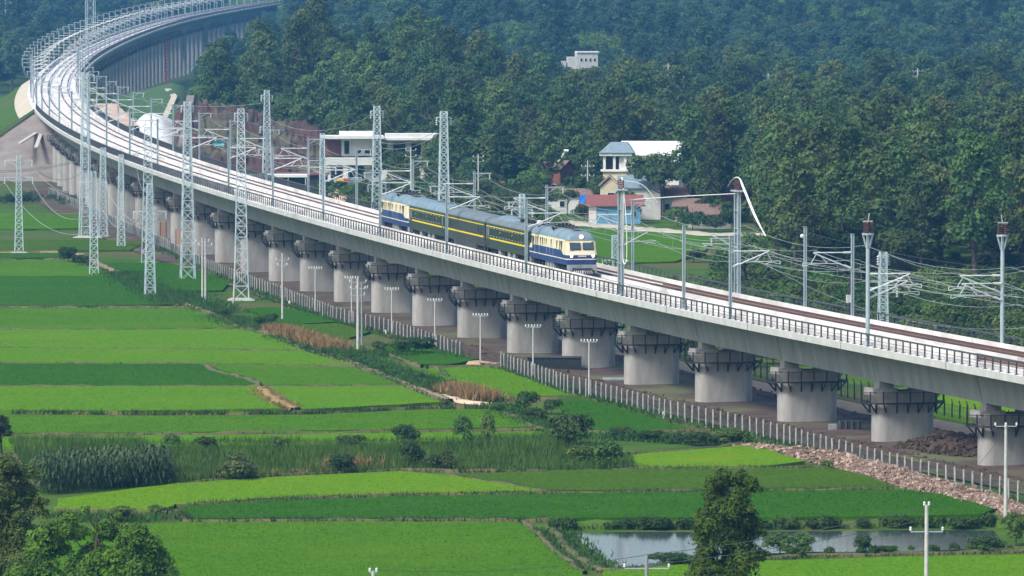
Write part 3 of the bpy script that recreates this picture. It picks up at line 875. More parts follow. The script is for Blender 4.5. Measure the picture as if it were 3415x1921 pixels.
BUNDS = [
    [(-60, 637), (160, 637)], [(-60, 656.5), (180, 656), (240, 677), (300, 700), (360, 722), (450, 772)],
    [(-60, 776), (200, 777.5), (470, 777), (540, 798), (610, 832)], [(-60, 834), (300, 836), (620, 831.5)], [(-60, 880), (300, 883), (770, 887)],
    [(610, 832), (700, 856), (770, 886), (900, 927), (1020, 976), (1125, 1020)], [(-60, 918.5), (300, 920), (520, 920.5), (900, 927)],
    [(-60, 977), (655, 977)], [(665, 976.5), (1015, 976)],
    [(30, 1043), (400, 1046), (750, 1043), (900, 1038), (1060, 1030), (1240, 1030)], [(1240, 1032), (1300, 1056), (1350, 1083), (1400, 1090)],
    [(-60, 1101), (400, 1098), (900, 1092), (1370, 1085)], [(440, 1221), (700, 1204), (1010, 1188), (1300, 1192), (1650, 1186), (2060, 1183)],
    [(1130, 1202), (1380, 1244)], [(440, 1280), (700, 1263), (1000, 1253), (1500, 1246), (2260, 1237)],
    [(440, 1290), (470, 1316), (900, 1315), (1310, 1316), (1380, 1314)], [(1318, 1320), (1350, 1348), (1395, 1393), (1465, 1445)],
    [(1580, 1148), (1760, 1135), (1880, 1122)], [(140, 1290), (420, 1295)], [(1075, 928), (1180, 924), (1258, 926)], [(1100, 930), (1150, 975), (1230, 1003), (1400, 1007), (1460, 1004)],
    [(1735, 1088), (1500, 1093), (1390, 1090)], [(920, 878), (985, 900), (1060, 925)],
]
for i, b in enumerate(BUNDS):
    ribbon('bund', b, 0.6, 0.36, M['path'], seed=i, amp=0.2)
# footpaths and earth
M['bundpath'] = mat('trodden_earth', (0.27, 0.205, 0.13), (0.15, 0.13, 0.07), 0.8, 1, 8, bump=0.4)
ribbon('path', [(-60, 637), (150, 637), (205, 642), (240, 660), (300, 690), (345, 722), (400, 742), (470, 770), (540, 795), (600, 826), (690, 850)], 1.0, 0.34, M['bundpath'], seed=71)
M['ditchwater'] = mat('ditch_water', (0.10, 0.13, 0.14), (0.06, 0.08, 0.09), 0.5, 0.1, spec=0.6)
M['drygrass'] = mat('dry_grass', (0.34, 0.235, 0.085), (0.20, 0.135, 0.055), 1.2, 1, 8, bump=0.8)
ribbon('path', [(515, 921), (535, 936), (580, 947), (640, 965), (668, 990), (700, 1018), (745, 1036)], 0.8, 0.36, M['path'], seed=72, amp=0.3)
ribbon('path', [(655, 984), (700, 1018), (742, 1035)], 1.3, 0.5, M['drygrass'], seed=74, amp=0.25)
ribbon('path', [(660, 838), (760, 872), (880, 912), (960, 948), (1060, 985), (1130, 1012)], 1.0, 0.36, M['bundpath'], seed=75)
ribbon('path', [(1110, 1000), (1180, 1015), (1250, 1022)], 1.5, 0.30, M['tan'], seed=76)
# bare strip under the viaduct with the works road behind it
rows = []
for i in range(60):
    s = 20 + i * 17.0
    if frame(s)[0].y > 1440: break
    c, d, n = frame(s)
    rows.append([Vector((*(c + n * t).xy, 0.05 + 0.25 * (random.random() if abs(t) < 12 else 0))) for t in (-11, -8, -5, -1, 3, 7, 10, 13.5)])
mb = MB(); mb.loft(rows, False)
tag(mb.build('bare_earth', M['earth'], smooth=True), 'churned brown earth strip under the viaduct', kind='structure')
rows = []
for i in range(60):
    s = 20 + i * 17.0
    if frame(s)[0].y > 1300: break
    c, d, n = frame(s); w = math.sin(i * 0.8) * 0.5
    rows.append([Vector((*(c + n * t).xy, z)) for t, z in ((8.6 + w, 0.12), (9.2 + w, 0.36), (12.2 + w, 0.36), (12.8 + w, 0.12))])
mb = MB(); mb.loft(rows, False)
tag(mb.build('dirt_road', M['road'], smooth=True), 'pale works road behind the piers', kind='structure')
ribbon('dirt_road', [(1390, 556), (1470, 566), (1560, 572), (1680, 583), (1800, 592), (1900, 590)], 7.0, 0.25, M['slope_pale'], seed=80, amp=0.5)
ribbon('dirt_road', [(1190, 915), (1262, 918)], 3.5, 0.3, M['road'], seed=83)
# pond
M['water'] = mat('pond_water', (0.055, 0.075, 0.075), (0.04, 0.055, 0.055), 0.3, 0.08, 3, bump=0.05, bscale=2.0, spec=0.6)
P = [G(*p) for p in [(1396, 1349), (1450, 1343), (1600, 1341), (1800, 1342), (2100, 1339), (2300, 1336), (2500, 1338), (2520, 1365), (2440, 1384), (2330, 1389), (2200, 1392), (2050, 1391), (1920, 1396), (1860, 1408),
                       (1720, 1413), (1650, 1424), (1570, 1436), (1505, 1433), (1470, 1400), (1430, 1368)]]
tag(MB().prism([(p.x, p.y) for p in P], -0.1, 0.10).build('pond_water', M['water']), 'still grey pond reflecting the sky', kind='structure')
ribbon('bank', [(1385, 1332), (1500, 1330), (1800, 1330), (2100, 1328), (2500, 1324), (2576, 1330)], 1.8, 0.6, M['ground'], seed=85)
ribbon('bank', [(1385, 1332), (1410, 1362), (1450, 1405), (1510, 1441), (1600, 1442), (1700, 1424), (1880, 1413), (2050, 1403), (2300, 1398), (2600, 1392)], 0.9, 0.34, M['path'], seed=86)

# ------------------------------------------------------------------ fences of concrete posts
FPOST = MB().box((0, 0, 0.95), (0.12, 0.12, 1.9)).box((0.04, 0, 1.92), (0.18, 0.12, 0.08)).mesh('fence_post', M['conc_post'])
FPOST_D = MB().box((0, 0, 0.95), (0.14, 0.14, 1.9)).bar((0, 0, 1.88), (0.3, 0, 2.25), 0.1).mesh('fence_post', M['dark_steel'])
M['fencewire'] = mat('fence_mesh_paint', (0.045, 0.07, 0.06), (0.03, 0.05, 0.045), 2, 0.7)
def fence(pts, spacing, me, label, bars=0.45, dark=False):
    P = [Vector(p) for p in pts]
    e = tag(empty('fence', P[0]), label, 'fence')
    mb = MB(); d_acc = 0.0; nxt = 0.0; nb = 0.0
    for a, b in zip(P[:-1], P[1:]):
        L = (b - a).length; d = (b - a).normalized()
        while nxt <= d_acc + L:
            p = a + d * (nxt - d_acc)
            o = put('fence_post', me); o.location = p + Vector((0, 0, random.uniform(-0.08, 0.05))); o.rotation_euler = (random.uniform(-.03, .03), random.uniform(-.03, .03), math.atan2(d.y, d.x) + random.uniform(-.1, .1)); kid(o, e)
            nxt += spacing
        while nb <= d_acc + L:
            p = a + d * (nb - d_acc); mb.bar(p + Vector((0, 0, 0.05)), p + Vector((0, 0, 1.65)), 0.035); nb += bars
        for z in (0.15, 0.6, 1.1, 1.6): mb.bar(a + Vector((0, 0, z)), b + Vector((0, 0, z)), 0.03)
        d_acc += L
    tag(kid(mb.build('wire_mesh', M['fencewire']), e), kind='stuff')
    return e
fence([S(*p) for p in [(163, 655), (357, 745), (532, 823), (691, 904), (854, 970), (908, 988), (1117, 1071), (1311, 1120), (1544, 1197)]], 2.7, FPOST,
      'grey concrete post fence beside the far paddies left of the gap', 0.55)
fence([S(*p) for p in [(1670, 1229), (1898, 1311), (1948, 1321), (2224, 1396), (2500, 1455), (2609, 1481), (2805, 1537), (3061, 1601), (3234, 1640), (3389, 1675), (3500, 1700)]], 2.35, FPOST,
      'pale concrete post fence along the rubble bank on the right', 0.4)
fence([dk(s, 15.0, 0) - Vector((0, 0, deckz(frame(s)[0].y))) for s in (40, 90, 140, 190, 240, 290, 340)], 2.6, FPOST_D, 'dark steel fence behind the piers along the works road', 0.5)

# ------------------------------------------------------------------ rubble bank along the fence
M['stone'] = mat('pink_rubble', (0.34, 0.235, 0.18), (0.19, 0.13, 0.095), 1.2, 0.95, 5, objrand=0.25)
M['stone2'] = mat('pale_rubble', (0.46, 0.36, 0.29), (0.27, 0.20, 0.155), 1.2, 0.95, 5)
def stones(name, pts, width, height, n, smin, smax, seed, label, mats):
    r_ = np.random.default_rng(seed); P = [Vector(p) for p in pts]
    L = [(b - a).length for a, b in zip(P[:-1], P[1:])]; tot = sum(L); mb = MB()
    rows = []
    m = int(tot / 1.0)
    for i in range(m + 1):          # the heap under the stones
        d = tot * i / m; k = 0
        while k < len(L) - 1 and d > L[k]: d -= L[k]; k += 1
        p = P[k].lerp(P[k + 1], min(1, d / L[k])); dv = (P[k + 1] - P[k]).normalized(); nn = Vector((dv.y, -dv.x, 0))
        w = width * r_.uniform(0.8, 1.15); h = height * r_.uniform(0.6, 1.2) * min(1, 4 * min(i, m - i) / m + 0.2)
        rows.append([p - nn * w / 2 + Vector((0, 0, -.05)), p - nn * w * 0.25 + Vector((0, 0, h * .8)), p + nn * w * 0.1 + Vector((0, 0, h)), p + nn * w * 0.35 + Vector((0, 0, h * .55)), p + nn * w / 2 + Vector((0, 0, -.05))])
    mb.loft(rows, False)
    for j in range(n):
        i = int(r_.integers(0, m)); t = r_.uniform(0, 3.999); a = rows[i][int(t)]; b = rows[i][int(t) + 1]
        c = a.lerp(b, t - int(t)) + Vector((r_.uniform(-.5, .5), r_.uniform(-.5, .5), 0))
        sz = r_.uniform(smin, smax) * (1 if r_.random() < 0.93 else 1.9)
        qr = Matrix.Rotation(r_.uniform(0, 3.1), 3, (r_.normal(), r_.normal(), r_.normal() + 0.01))
        v = [c + qr @ Vector((sx * sz * r_.uniform(.25, .7), sy * sz * r_.uniform(.25, .7), sz_ * sz * r_.uniform(.2, .6))) for sz_ in (-1, 1) for sy in (-1, 1) for sx in (-1, 1)]
        mb.cur = int(r_.integers(0, len(mats)))
        mb.add(v, [(0, 2, 3, 1), (4, 5, 7, 6), (0, 1, 5, 4), (2, 6, 7, 3), (0, 4, 6, 2), (1, 3, 7, 5)])
    return tag(mb.build(name, mats), label, kind='stuff')
stones('rubble', [S(*p) for p in [(2470, 1490), (2600, 1508), (2745, 1532), (2920, 1580), (3075, 1622), (3200, 1655), (3330, 1690), (3450, 1720)]], 4.0, 0.9, 7000, 0.07, 0.27, 5, 'pinkish broken rubble banked along the fence', [M['stone'], M['stone2'], M['stone']])
M['mud'] = mat('dark_mud', (0.085, 0.058, 0.042), (0.05, 0.036, 0.027), 0.8, 1, 7, bump=0.6)
stones('mud_heap', [S(*p) for p in [(3080, 1495), (3200, 1515), (3330, 1530)]], 7, 1.8, 1500, 0.1, 0.32, 6, 'dark mud heap between the right piers', [M['mud']])
stones('mud_heap', [S(*p) for p in [(2420, 1400), (2520, 1420)]], 5, 0.5, 300, 0.08, 0.3, 7, 'low dark spoil between the piers', [M['mud']])

for i_, (t_, n_) in enumerate(((-8.5, 900), (-6.0, 700), (7.0, 600))):
    stones('clods', [dk(q, t_, 0) - Vector((0, 0, deckz(frame(q)[0].y))) for q in (100, 160, 220, 280, 340, 400, 460)], 3.6, 0.4, n_ * 2, 0.06, 0.24, 30 + i_, 'clods of dark earth strewn under the viaduct', [M['mud'], M['earth']])
M['redpaint'] = mat('red_paint', (0.42, 0.03, 0.05), (0.34, 0.025, 0.04), 1, 0.6)
M['cyan'] = mat('turquoise_cloth', (0.10, 0.48, 0.52), (0.08, 0.38, 0.42), 2, 0.8)
# ------------------------------------------------------------------ catenary masts
def insulator_mesh(L=0.55, r=0.11, m=None, n=4):
    mb = MB(); prof = [(0.03, 0)]
    for k in range(n):
        z = -L * (k + 0.3) / n
        prof += [(0.05, z), (r, z - L * 0.25 / n), (0.05, z - L * 0.45 / n)]
    prof += [(0.04, -L)]
    mb.lathe((0, 0, 0), prof[::-1], 8)
    return mb
INS = insulator_mesh(0.7, 0.15).mesh('insulator', M['porcelain'])
def mast_parts(kind):
    """local x points over the track, z up"""
    d = {}
    H = {'std': 8.6, 'crown': 9.6, 'plain': 8.9, 'arm': 8.9}[kind]; CS = 1.28
    p = MB()
    if kind == 'crown':
        p.tube((0, 0, 0), (0, 0, H), 0.21, 0.19, 10); p.box((0, 0, 0.05), (0.6, 0.6, 0.1))
    else:
        for sx in (-1, 1): p.box((sx * 0.13, 0, H / 2), (0.035, 0.27, H))
        p.box((0, 0, H / 2), (0.24, 0.05, H)); p.box((0, 0, 0.06), (0.55, 0.55, 0.12)); p.box((0, 0, H + 0.02), (0.32, 0.3, 0.04))
    d['post'] = p.mesh('post', M['galv'])
    if kind != 'plain':
        c = MB(); r = 0.07
        for dy in ((0.0,) if kind != 'crown' else (-0.35, 0.35)):
            zo = 0.0 if dy <= 0 else -0.75
            c.tube((0.15, dy * .4, 7.0 + zo), (3.3, dy, 7.02 + zo), r); c.tube((0.15, dy * .4, 5.35 + zo), (3.3, dy, 6.98 + zo), r)
            c.tube((1.0, dy, 5.85 + zo), (4.2, dy, 5.95 + zo), 0.04); c.tube((2.1, dy, 5.9 + zo), (2.75, dy, 6.72 + zo), 0.035); c.tube((3.0, dy, 6.98 + zo), (3.5, dy, 5.95 + zo), 0.03)
            c.tube((4.2, dy, 5.95 + zo), (4.2, dy, 5.62 + zo), 0.035)
            c.path([(4.15, dy, 5.62 + zo), (3.7, dy, 5.78 + zo), (3.3, dy, 5.78 + zo), (2.95, dy, 5.66 + zo)], 0.035)
        c.v = [(p_[0] * CS, p_[1], p_[2]) for p_ in c.v]
        d['cantilever'] = c.mesh('cantilever', M['alu'])
        for dy in ((0.0,) if kind != 'crown' else (-0.35, 0.35)):
            zo = 0.0 if dy <= 0 else -0.75
            d[f'rod_a{dy}'] = MB().tube((0.2, dy * .5, 7.0 + zo), (0.95, dy * .6, 7.0 + zo), 0.11, n=7).mesh('rod_insulator', M['porcelain'])
            d[f'rod_b{dy}'] = MB().tube((0.22, dy * .5, 5.4 + zo), (0.9, dy * .6, 5.68 + zo), 0.11, n=7).mesh('rod_insulator', M['porcelain'])
    if kind == 'std':
        a = MB(); a.box((-1.0, 0, H - 0.25), (2.5, 0.12, 0.14)); a.bar((-0.1, 0, H - 1.0), (-1.2, 0, H - 0.3), 0.07)
        d['feeder_arm'] = a.mesh('feeder_arm', M['galv'])
    if kind == 'crown':
        k = MB()
        for i in range(6):
            an = i * math.pi / 3; k.bar((math.cos(an) * .18, math.sin(an) * .18, H - 0.1), (math.cos(an) * .55, math.sin(an) * .55, H + 1.2), 0.09)
        k.lathe((0, 0, H), [(0.2, -.05), (0.15, 1.15), (0.6, 1.18), (0.62, 1.36)], 10)
        d['cap_bracket'] = k.mesh('cap_bracket', M['galv'])
        for i in range(3):
            q = MB(); an = 2.1 * i; x, y = math.cos(an) * 0.4, math.sin(an) * 0.4
            q.lathe((x, y, H + 1.36), [(0.12, 0)] + [(0.12 + 0.08 * (j % 2), 0.1 * j + 0.05) for j in range(10)] + [(0.1, 1.1)], 8)
            d['bushing' + str(i)] = q.mesh('bushing', M['insul_brown'])
        q = MB(); q.bar((-0.5, 0, H + 2.5), (0.5, 0.1, H + 2.52), 0.12); q.bar((0, 0, H + 2.4), (0.15, 0, H + 3.3), 0.07)
        d['terminal'] = q.mesh('terminal', M['conc_post'])
    return d
MAST = {k: mast_parts(k) for k in ('std', 'crown', 'plain', 'arm')}
def mast(s, side, kind, label, group):
    c, d, n = frame(s)
    inw = n * (-side)
    e = empty('catenary_mast', c + n * (5.85 * side) + Vector((0, 0, -0.08)), math.atan2(inw.y, inw.x))
    tag(e, label, 'mast', group)
    for nm, me in MAST[kind].items(): put(me.name.split('.')[0], me, e)
    if kind == 'std':
        o = put('insulator', INS, e); o.location = (-2.05, 0, 8.28)
    return e
SL = [168, 214, 232, 307, 355, 402, 448]
SRt = [162, 209, 226, 302, 350, 397, 443]
k = 495
while k < sEnd2 - 10:
    SL.append(k); SRt.append(k - 4); k += 47.5
KIND_L = {168: 'crown', 232: 'plain'}; KIND_R = {162: 'crown', 226: 'plain', 209: 'arm'}
SPEC = {('L', 168): 'tall round mast topped by brown bushings at the near railing, right end', ('R', 162): 'tall round mast topped by brown bushings on the far railing, right edge',
        ('L', 232): 'bare straight mast on the near railing just ahead of the train', ('R', 226): 'bare straight mast on the far railing near the two-column mast',
        ('R', 209): 'far-side mast beside the bushing-topped mast, with a cable box and no top arm'}
for nm, ss, side, kd in (('L', SL, -1, KIND_L), ('R', SRt, 1, KIND_R)):
    for i, s in enumerate(ss):
        kk = kd.get(s, 'std')
        nmside = 'near (paddy) side' if side < 0 else 'far (hill) side'
        lab = SPEC.get((nm, s)) or f'grey catenary mast, {ordn(i + 1)} from the right edge on the {nmside} of the line'
        m_ = mast(s, side, kk, lab, f'catenary masts on the {nmside}')
        if (nm, s) == ('R', 209):
            MB().box((0.3, -0.25, 2.2), (0.5, 0.4, 0.8)).build('cable_box', M['conc_post'], m_)
            MB().path([(0.25, -0.2, 0), (0.25, -0.2, 1.8), (0.25, -0.2, 2.6), (0.15, -0.2, 4.6), (0.6, -0.2, 5.1), (1.2, -0.2, 4.9)], 0.09, 6).build('cable', M['dark_steel'], m_)
        if (nm, s) == ('R', 226):
            MB().lathe((0.1, -0.8, 7.9), [(0.02, -.22), (0.16, -.16), (0.23, 0), (0.16, .16), (0.02, .22)], 10).build('ball_insulator', M['white'], m_)
# two-column masts with cable heads
def double_mast(s, side, label, H=11.6):
    c, d, n = frame(s); inw = n * (-side)
    e = tag(empty('cable_mast', c + n * (5.85 * side) + Vector((0, 0, -0.08)), math.atan2(inw.y, inw.x)), label, 'mast')
    for y in (-0.75, 0.75):
        p = MB()
        for sx in (-1, 1): p.box((sx * 0.14, y, H / 2), (0.04, 0.3, H))
        p.box((0, y, H / 2), (0.26, 0.06, H)); p.box((0, y, 0.06), (0.6, 0.6, 0.12)); p.build('post', M['galv'], e)
    b = MB()
    for z in (1.5, 3.5, 5.5, 7.5, 9.5): b.bar((0, -0.75, z), (0, 0.75, z + 0.0), 0.1)
    b.build('tie_bar', M['galv'], e)
    MB().box((0, 0, H + 0.08), (0.9, 2.6, 0.16)).build('cap_plate', M['galv'], e)
    for i in range(5):
        q = MB(); y = -0.9 + 0.45 * i
        q.lathe((0, y, H + 0.16), [(0.1, 0)] + [(0.1 + 0.06 * (j % 2), 0.1 * j + 0.05) for j in range(9)] + [(0.08, 1.0)], 7); q.build('bushing', M['insul_brown'], e)
    c_ = MB(); c_.tube((0.15, 0.75, 7.0), (3.3, 0.75, 7.02), 0.055); c_.tube((0.15, 0.75, 5.35), (3.3, 0.75, 6.98), 0.055); c_.tube((1.0, 0.75, 5.85), (4.2, 0.75, 5.95), 0.04)
    c_.path([(4.15, .75, 5.62), (3.7, .75, 5.78), (3.3, .75, 5.78), (2.95, .75, 5.66)], 0.035); c_.build('cantilever', M['alu'], e)
    return e
dmL = double_mast(259, -1, 'two-column cable mast on the near railing with white cable running down')
dmR = double_mast(253, 1, 'two-column cable mast on the far railing with white cables looping over')
def cable(name, pts, r, m, label=None, cat=None, par=None):
    P = [Vector(p) for p in pts]; Q = []
    for i in range(len(P) - 1):     # catmull
        p0, p1, p2, p3 = P[max(i - 1, 0)], P[i], P[i + 1], P[min(i + 2, len(P) - 1)]
        for k in range(6):
            t = k / 6
            Q.append(0.5 * ((2 * p1) + (p2 - p0) * t + (2 * p0 - 5 * p1 + 4 * p2 - p3) * t * t + (3 * p1 - p0 - 3 * p2 + p3) * t ** 3))
    Q.append(P[-1])
    o = MB().path(Q, r, 5).build(name, m, par)
    if label: tag(o, label, cat)
    return o
mR = dk(253, 5.85, 0); mL = dk(259, -5.85, 0); mR2 = dk(226, 5.85, 0); u = Vector((0, 0, 1))
aR = frame(253)[1]
for j, dx in enumerate((0.0, 0.35)):
    cable('feeder_cable', [mR + u * 12.0 + aR * 4, mR + u * 12.6 + aR * 2.6, mR + u * 13.0 + aR * 1.0, mR + u * 13.0 - aR * 0.8, mR + u * (12.3 - dx) - aR * 2.4, mR + u * (9.5 - dx) - aR * 7, mR + u * (7.1) - aR * (11.5 + dx)], 0.06, M['cable_white'],
          ('inner' if j else 'outer') + ' white cable looping over the far two-column mast', 'cable')
    cable('feeder_cable', [mL + u * 12.0 + aR * 1.0, mL + u * 12.9, mL + u * 12.2 - aR * 0.9, mL + u * 8.0 - aR * 1.0 + Vector((dx, 0, 0)), mL + u * 4.2 - aR * 0.9 + Vector((dx * 1.2, 0, 0)), mL + u * 3.4 - aR * 1.6], 0.06, M['cable_white'],
          ('inner' if j else 'outer') + ' white cable running down the near two-column mast', 'cable')
cable('feeder_cable', [mL + u * 12.6 - aR * 0.6, mL + u * 12.3 + Vector((2.4, 0, -0.2)), mL + u * 10.6 + Vector((4.0, 0, -.4))], 0.05, M['cable_white'], 'short white cable drooping from the head of the near two-column mast', 'cable')
cable('feeder_cable', [mL + u * 10.4, mL.lerp(mR, 0.5) + u * 10.9, mR + u * 11.3], 0.05, M['cable_white'], 'pale cable strung across the tracks between the two-column masts', 'cable')
# ------------------------------------------------------------------ overhead wires
def span_pts(a, b, sag, n=9):
    return [a.lerp(b, i / n) - Vector((0, 0, sag * 4 * (i / n) * (1 - i / n))) for i in range(n + 1)]
def wire_run(label, t, zfun, sags, supp, r, m, group=None):
    zfun = [(q[0], q[1], q[2], q[3] * 0.72) for q in zfun]
    e = tag(empty('overhead_wire', dk(supp[0], t, 0)), label, 'wire', group)
    for nm, z, sag, rr in zfun:
        mb = MB()
        for a, b in zip(supp[:-1], supp[1:]):
            mb.path(span_pts(dk(a, t, z), dk(b, t, z), sag, 8 if a < 700 else 4), rr, 4)
        kid(mb.build(nm, m), e)
    return e
supp = [120, 165, 211, 257, 304, 352, 399, 445] + [x for x in SL if x > 450]
for t, nm in ((-2.45, 'near'), (2.45, 'far')):
    e = wire_run(f'contact and carrier wire over the {nm} track', t, [('carrier_wire', 7.05, 0.75, 0.03), ('contact_wire', 5.66, 0.03, 0.028)], None, supp, 0.03, M['wire'])
    mb = MB()
    for a, b in zip(supp[:10], supp[1:11]):
        for k in range(1, 6):
            f = k / 6; s = a + (b - a) * f
            mb.tube(dk(s, t, 5.66), dk(s, t, 7.05 - 0.75 * 4 * f * (1 - f)), 0.016, n=4, caps=False)
    kid(mb.build('dropper', M['wire']), e)
for t, nm, zz in ((-7.9, 'near', 7.55), (7.9, 'far', 7.55)):
    wire_run(f'sagging feeder wire along the {nm} side masts', t, [('feeder_wire', zz, 1.1, 0.034)], None, supp, 0.03, M['wire'])
wire_run('lower pair of sagging wires outside the far railing', 8.7, [('lower_wire', 5.4, 1.3, 0.034), ('lowest_wire', 3.9, 1.2, 0.034)], None, supp[:8], 0.03, M['wire'])
wire_run('sagging return wire just outside the far railing', 6.9, [('return_wire', 6.1, 1.0, 0.034)], None, supp[:8], 0.03, M['wire'])

# ------------------------------------------------------------------ lattice towers and poles
M['lattice'] = mat('lattice_steel', (0.50, 0.62, 0.65), (0.40, 0.50, 0.53), 0.5, 0.5, 3)
def tower(x, Y, ztop, wb, wt, label, arms=(), zb=0.0, footing=True, leg=0.13, brace=0.06, pan=None):
    X = AT(x, 500, Y).x
    e = tag(empty('lattice_tower', (X, Y, zb), random.uniform(-0.25, 0.25)), label, 'tower')
    H = ztop - zb
    n = pan or max(6, int(H / 1.55))
    def w(z): return wb + (wt - wb) * min(1, (z / H)) ** 0.85
    for sx in (-1, 1):
        for sy in (-1, 1):
            mb = MB()
            for k in range(4):
                z0, z1 = H * k / 4, H * (k + 1) / 4
                mb.bar((sx * w(z0) / 2, sy * w(z0) / 2, z0), (sx * w(z1) / 2, sy * w(z1) / 2, z1), leg)
            mb.build('leg', M['lattice'], e)
    mb = MB(); z = 0.0; zs = [0.0]
    while z < H - 0.3:
        z = min(H, z + max(0.75, w(z) * 0.95)); zs.append(z)
    for a, b in zip(zs[:-1], zs[1:]):
        wa, wb_ = w(a) / 2, w(b) / 2
        for f in range(4):
            q = [(-1, -1), (1, -1), (1, 1), (-1, 1)]
            p0, p1 = q[f], q[(f + 1) % 4]
            mb.bar((p0[0] * wa, p0[1] * wa, a), (p1[0] * wb_, p1[1] * wb_, b), brace)
            mb.bar((p1[0] * wa, p1[1] * wa, a), (p0[0] * wb_, p0[1] * wb_, b), brace)
            mb.bar((p0[0] * wb_, p0[1] * wb_, b), (p1[0] * wb_, p1[1] * wb_, b), brace)
    mb.build('bracing', M['lattice'], e)
    for z, L in arms:
        z = H + z
        a = MB(); a.bar((-L, 0, z), (L, 0, z), 0.12); a.bar((-L, 0.0, z), (-w(z) / 2, 0, z - 0.9), 0.06); a.bar((L, 0.0, z), (w(z) / 2, 0, z - 0.9), 0.06)
        ao = a.build('crossarm', M['lattice'], e)
        for sx in (-1, 1):
            o = put('insulator', INS, ao); o.location = (sx * L, 0, z); o.scale = (1.2, 1.2, 1.6)
    if footing:
        f = MB(); f.box((0, 0, 0.02), (wb + 0.9, wb + 0.9, 0.5)); f.box((0, 0, -0.05), (wb + 1.7, wb + 1.7, 0.35)); f.build('footing', M['conc_post'], e)
    return e
def Yg(ysrc): return S(1707, ysrc).y
def ztop(ysrc, Y): return AT(1707, ysrc, Y).z
TW = {}
for nm, x, yb, xt, yt, wb, wt, arms, lab in (
    ('T1', 62, 844, 68, 518, 1.4, 0.6, ((-0.8, 2.2), (-3.6, 2.3)), 'narrow lattice tower with two crossarms at the far left edge'),
    ('T2', 285, 792, 303, 240, 2.0, 0.9, ((-0.5, 1.6), (-5.0, 2.0)), 'tallest lattice tower crossing in front of the bend of the viaduct'),
    ('T3', 344, 792, 345, 493, 1.5, 0.8, (), 'short lattice tower close right of the tallest one'),
    ('T4', 404, 826, 409, 516, 1.3, 0.7, (), 'slim lattice tower on a bare patch below the viaduct bend'),
    ('T5', 312, 920, 318, 572, 1.35, 0.7, ((-1.5, 2.0),), 'slim lattice tower at the path corner beside the round bush'),
    ('T6', 493, 881, 499, 425, 2.1, 1.0, ((-3.6, 1.6),), 'lattice tower on a stepped concrete footing left of centre towers'),
    ('T7', 499, 990, 505, 611, 1.45, 0.7, ((-4.0, 2.3),), 'nearer slim lattice tower at the edge of the dark paddy'),
    ('T8', 625, 935, 637, 338, 2.1, 0.9, ((-0.6, 0.9),), 'tall lattice tower on a wide pale footing before the viaduct'),
    ('T9', 804, 1001, 817, 363, 2.1, 0.85, ((-0.6, 0.9),), 'rightmost tall lattice tower standing before the viaduct with a leaning pole')):
    Y = Yg(yb); TW[nm] = (AT(x, 500, Y).x, Y, ztop(yt, Y))
    tower(x, Y, ztop(yt, Y), wb, wt, lab, arms)
for nm, x, Y, yt, wb, wt, arms, lab in (
    ('T10', 890, 1085, 301, 2.1, 0.75, ((-0.8, 0.9), (-6, 1.1)), 'tall lattice tower behind the viaduct in front of the red cutting'),
    ('T11', 1257, 960, 352, 2.1, 0.8, ((-0.8, 0.9), (-11.5, 1.3)), 'tall lattice tower in front of the white flat-roofed villa'),
    ('T12', 1480, 905, 372, 2.1, 0.85, ((-0.8, 1.0), (-14, 1.2)), 'tall lattice tower rising behind the middle of the train'),
    ('T13', 1075, 985, 446, 1.2, 0.6, ((-5.0, 2.0),), 'shorter lattice tower at the left side of the villa'),
    ('T14', 2946, 735, 840, 1.3, 0.7, ((-0.4, 0.6), (-4, 1.6)), 'lattice tower with a pole top behind the right end of the viaduct'),
    ('T15', 2052, 800, 785, 1.0, 0.7, ((-3, 1.5),), 'small lattice tower just behind the two-column mast'),
    ('T16', 1741, 880, 648, 1.0, 0.6, ((-2, 1.4),), 'small lattice tower behind the leading carriage'),
    ('T17', 303, 2450, -75, 3.4, 3.0, (), 'large far lattice tower cut by the top edge above the bend'),
    ('T18', 29, 2900, -45, 3.2, 2.2, (), 'hazy lattice tower in the upper left corner')):
    TW[nm] = (AT(x, 500, Y).x, Y, ztop(yt, Y))
    tower(x, Y, ztop(yt, Y), wb, wt, lab, arms, zb=tz(AT(x, 500, Y).x, Y), footing=False)
def line(label, a, b, sag, r=0.027, m=None, n=14, cat='power line'):
    o = MB().path(span_pts(Vector(a), Vector(b), sag, n), r, 4).build('power_line', m or M['wire'])
    return tag(o, label, cat)
def top(nm, dz=-0.6, dx=0.0): x, y, z = TW[nm]; return Vector((x + dx, y, z + dz))
line('high wire from the cutting tower to the left tower', top('T8'), top('T10'), 2.2)
line('pale wire from the left to the tower before the villa', top('T10', -4.5), top('T11', -1.0), 2.4)
line('lower pale wire to the tower before the villa', top('T9', -1.5), top('T11', -5.0), 1.0)
line('pale wire between the villa tower and the train tower', top('T11', -5.2), top('T12', -2.0), 1.2)
line('second wire between the villa tower and the train tower', top('T11', -6.0), top('T12', -2.6), 1.2)
line('wire across the bend from the tallest tower to the cutting', top('T2', -2), top('T10', -2), 2.0)
line('upper slack wire between the leftmost and path corner towers', top('T1', -1.6, 2.2), top('T5', -2.2, 0), 2.6, 0.042)
line('lower slack wire between the leftmost and path corner towers', top('T1', -4.6, 2.3), top('T5', -6.0, 0), 3.2, 0.042)
line('slack wire from path corner tower to the nearer slim tower', top('T5', -6, 1.5), top('T7', -5, -1.5), 2.2, 0.042)
line('second slack wire to the nearer slim tower', top('T5', -2.0, 1.5), top('T7', -5.0, 1.5), 2.8, 0.042)
line('wire leaving the left edge toward the viaduct piers', AT(-40, 575, 1090), AT(262, 540, 1147), 0.5, 0.042)
line('twin wire leaving the left edge toward the viaduct piers', AT(-40, 570, 1090), AT(262, 535, 1147), 0.5, 0.042)
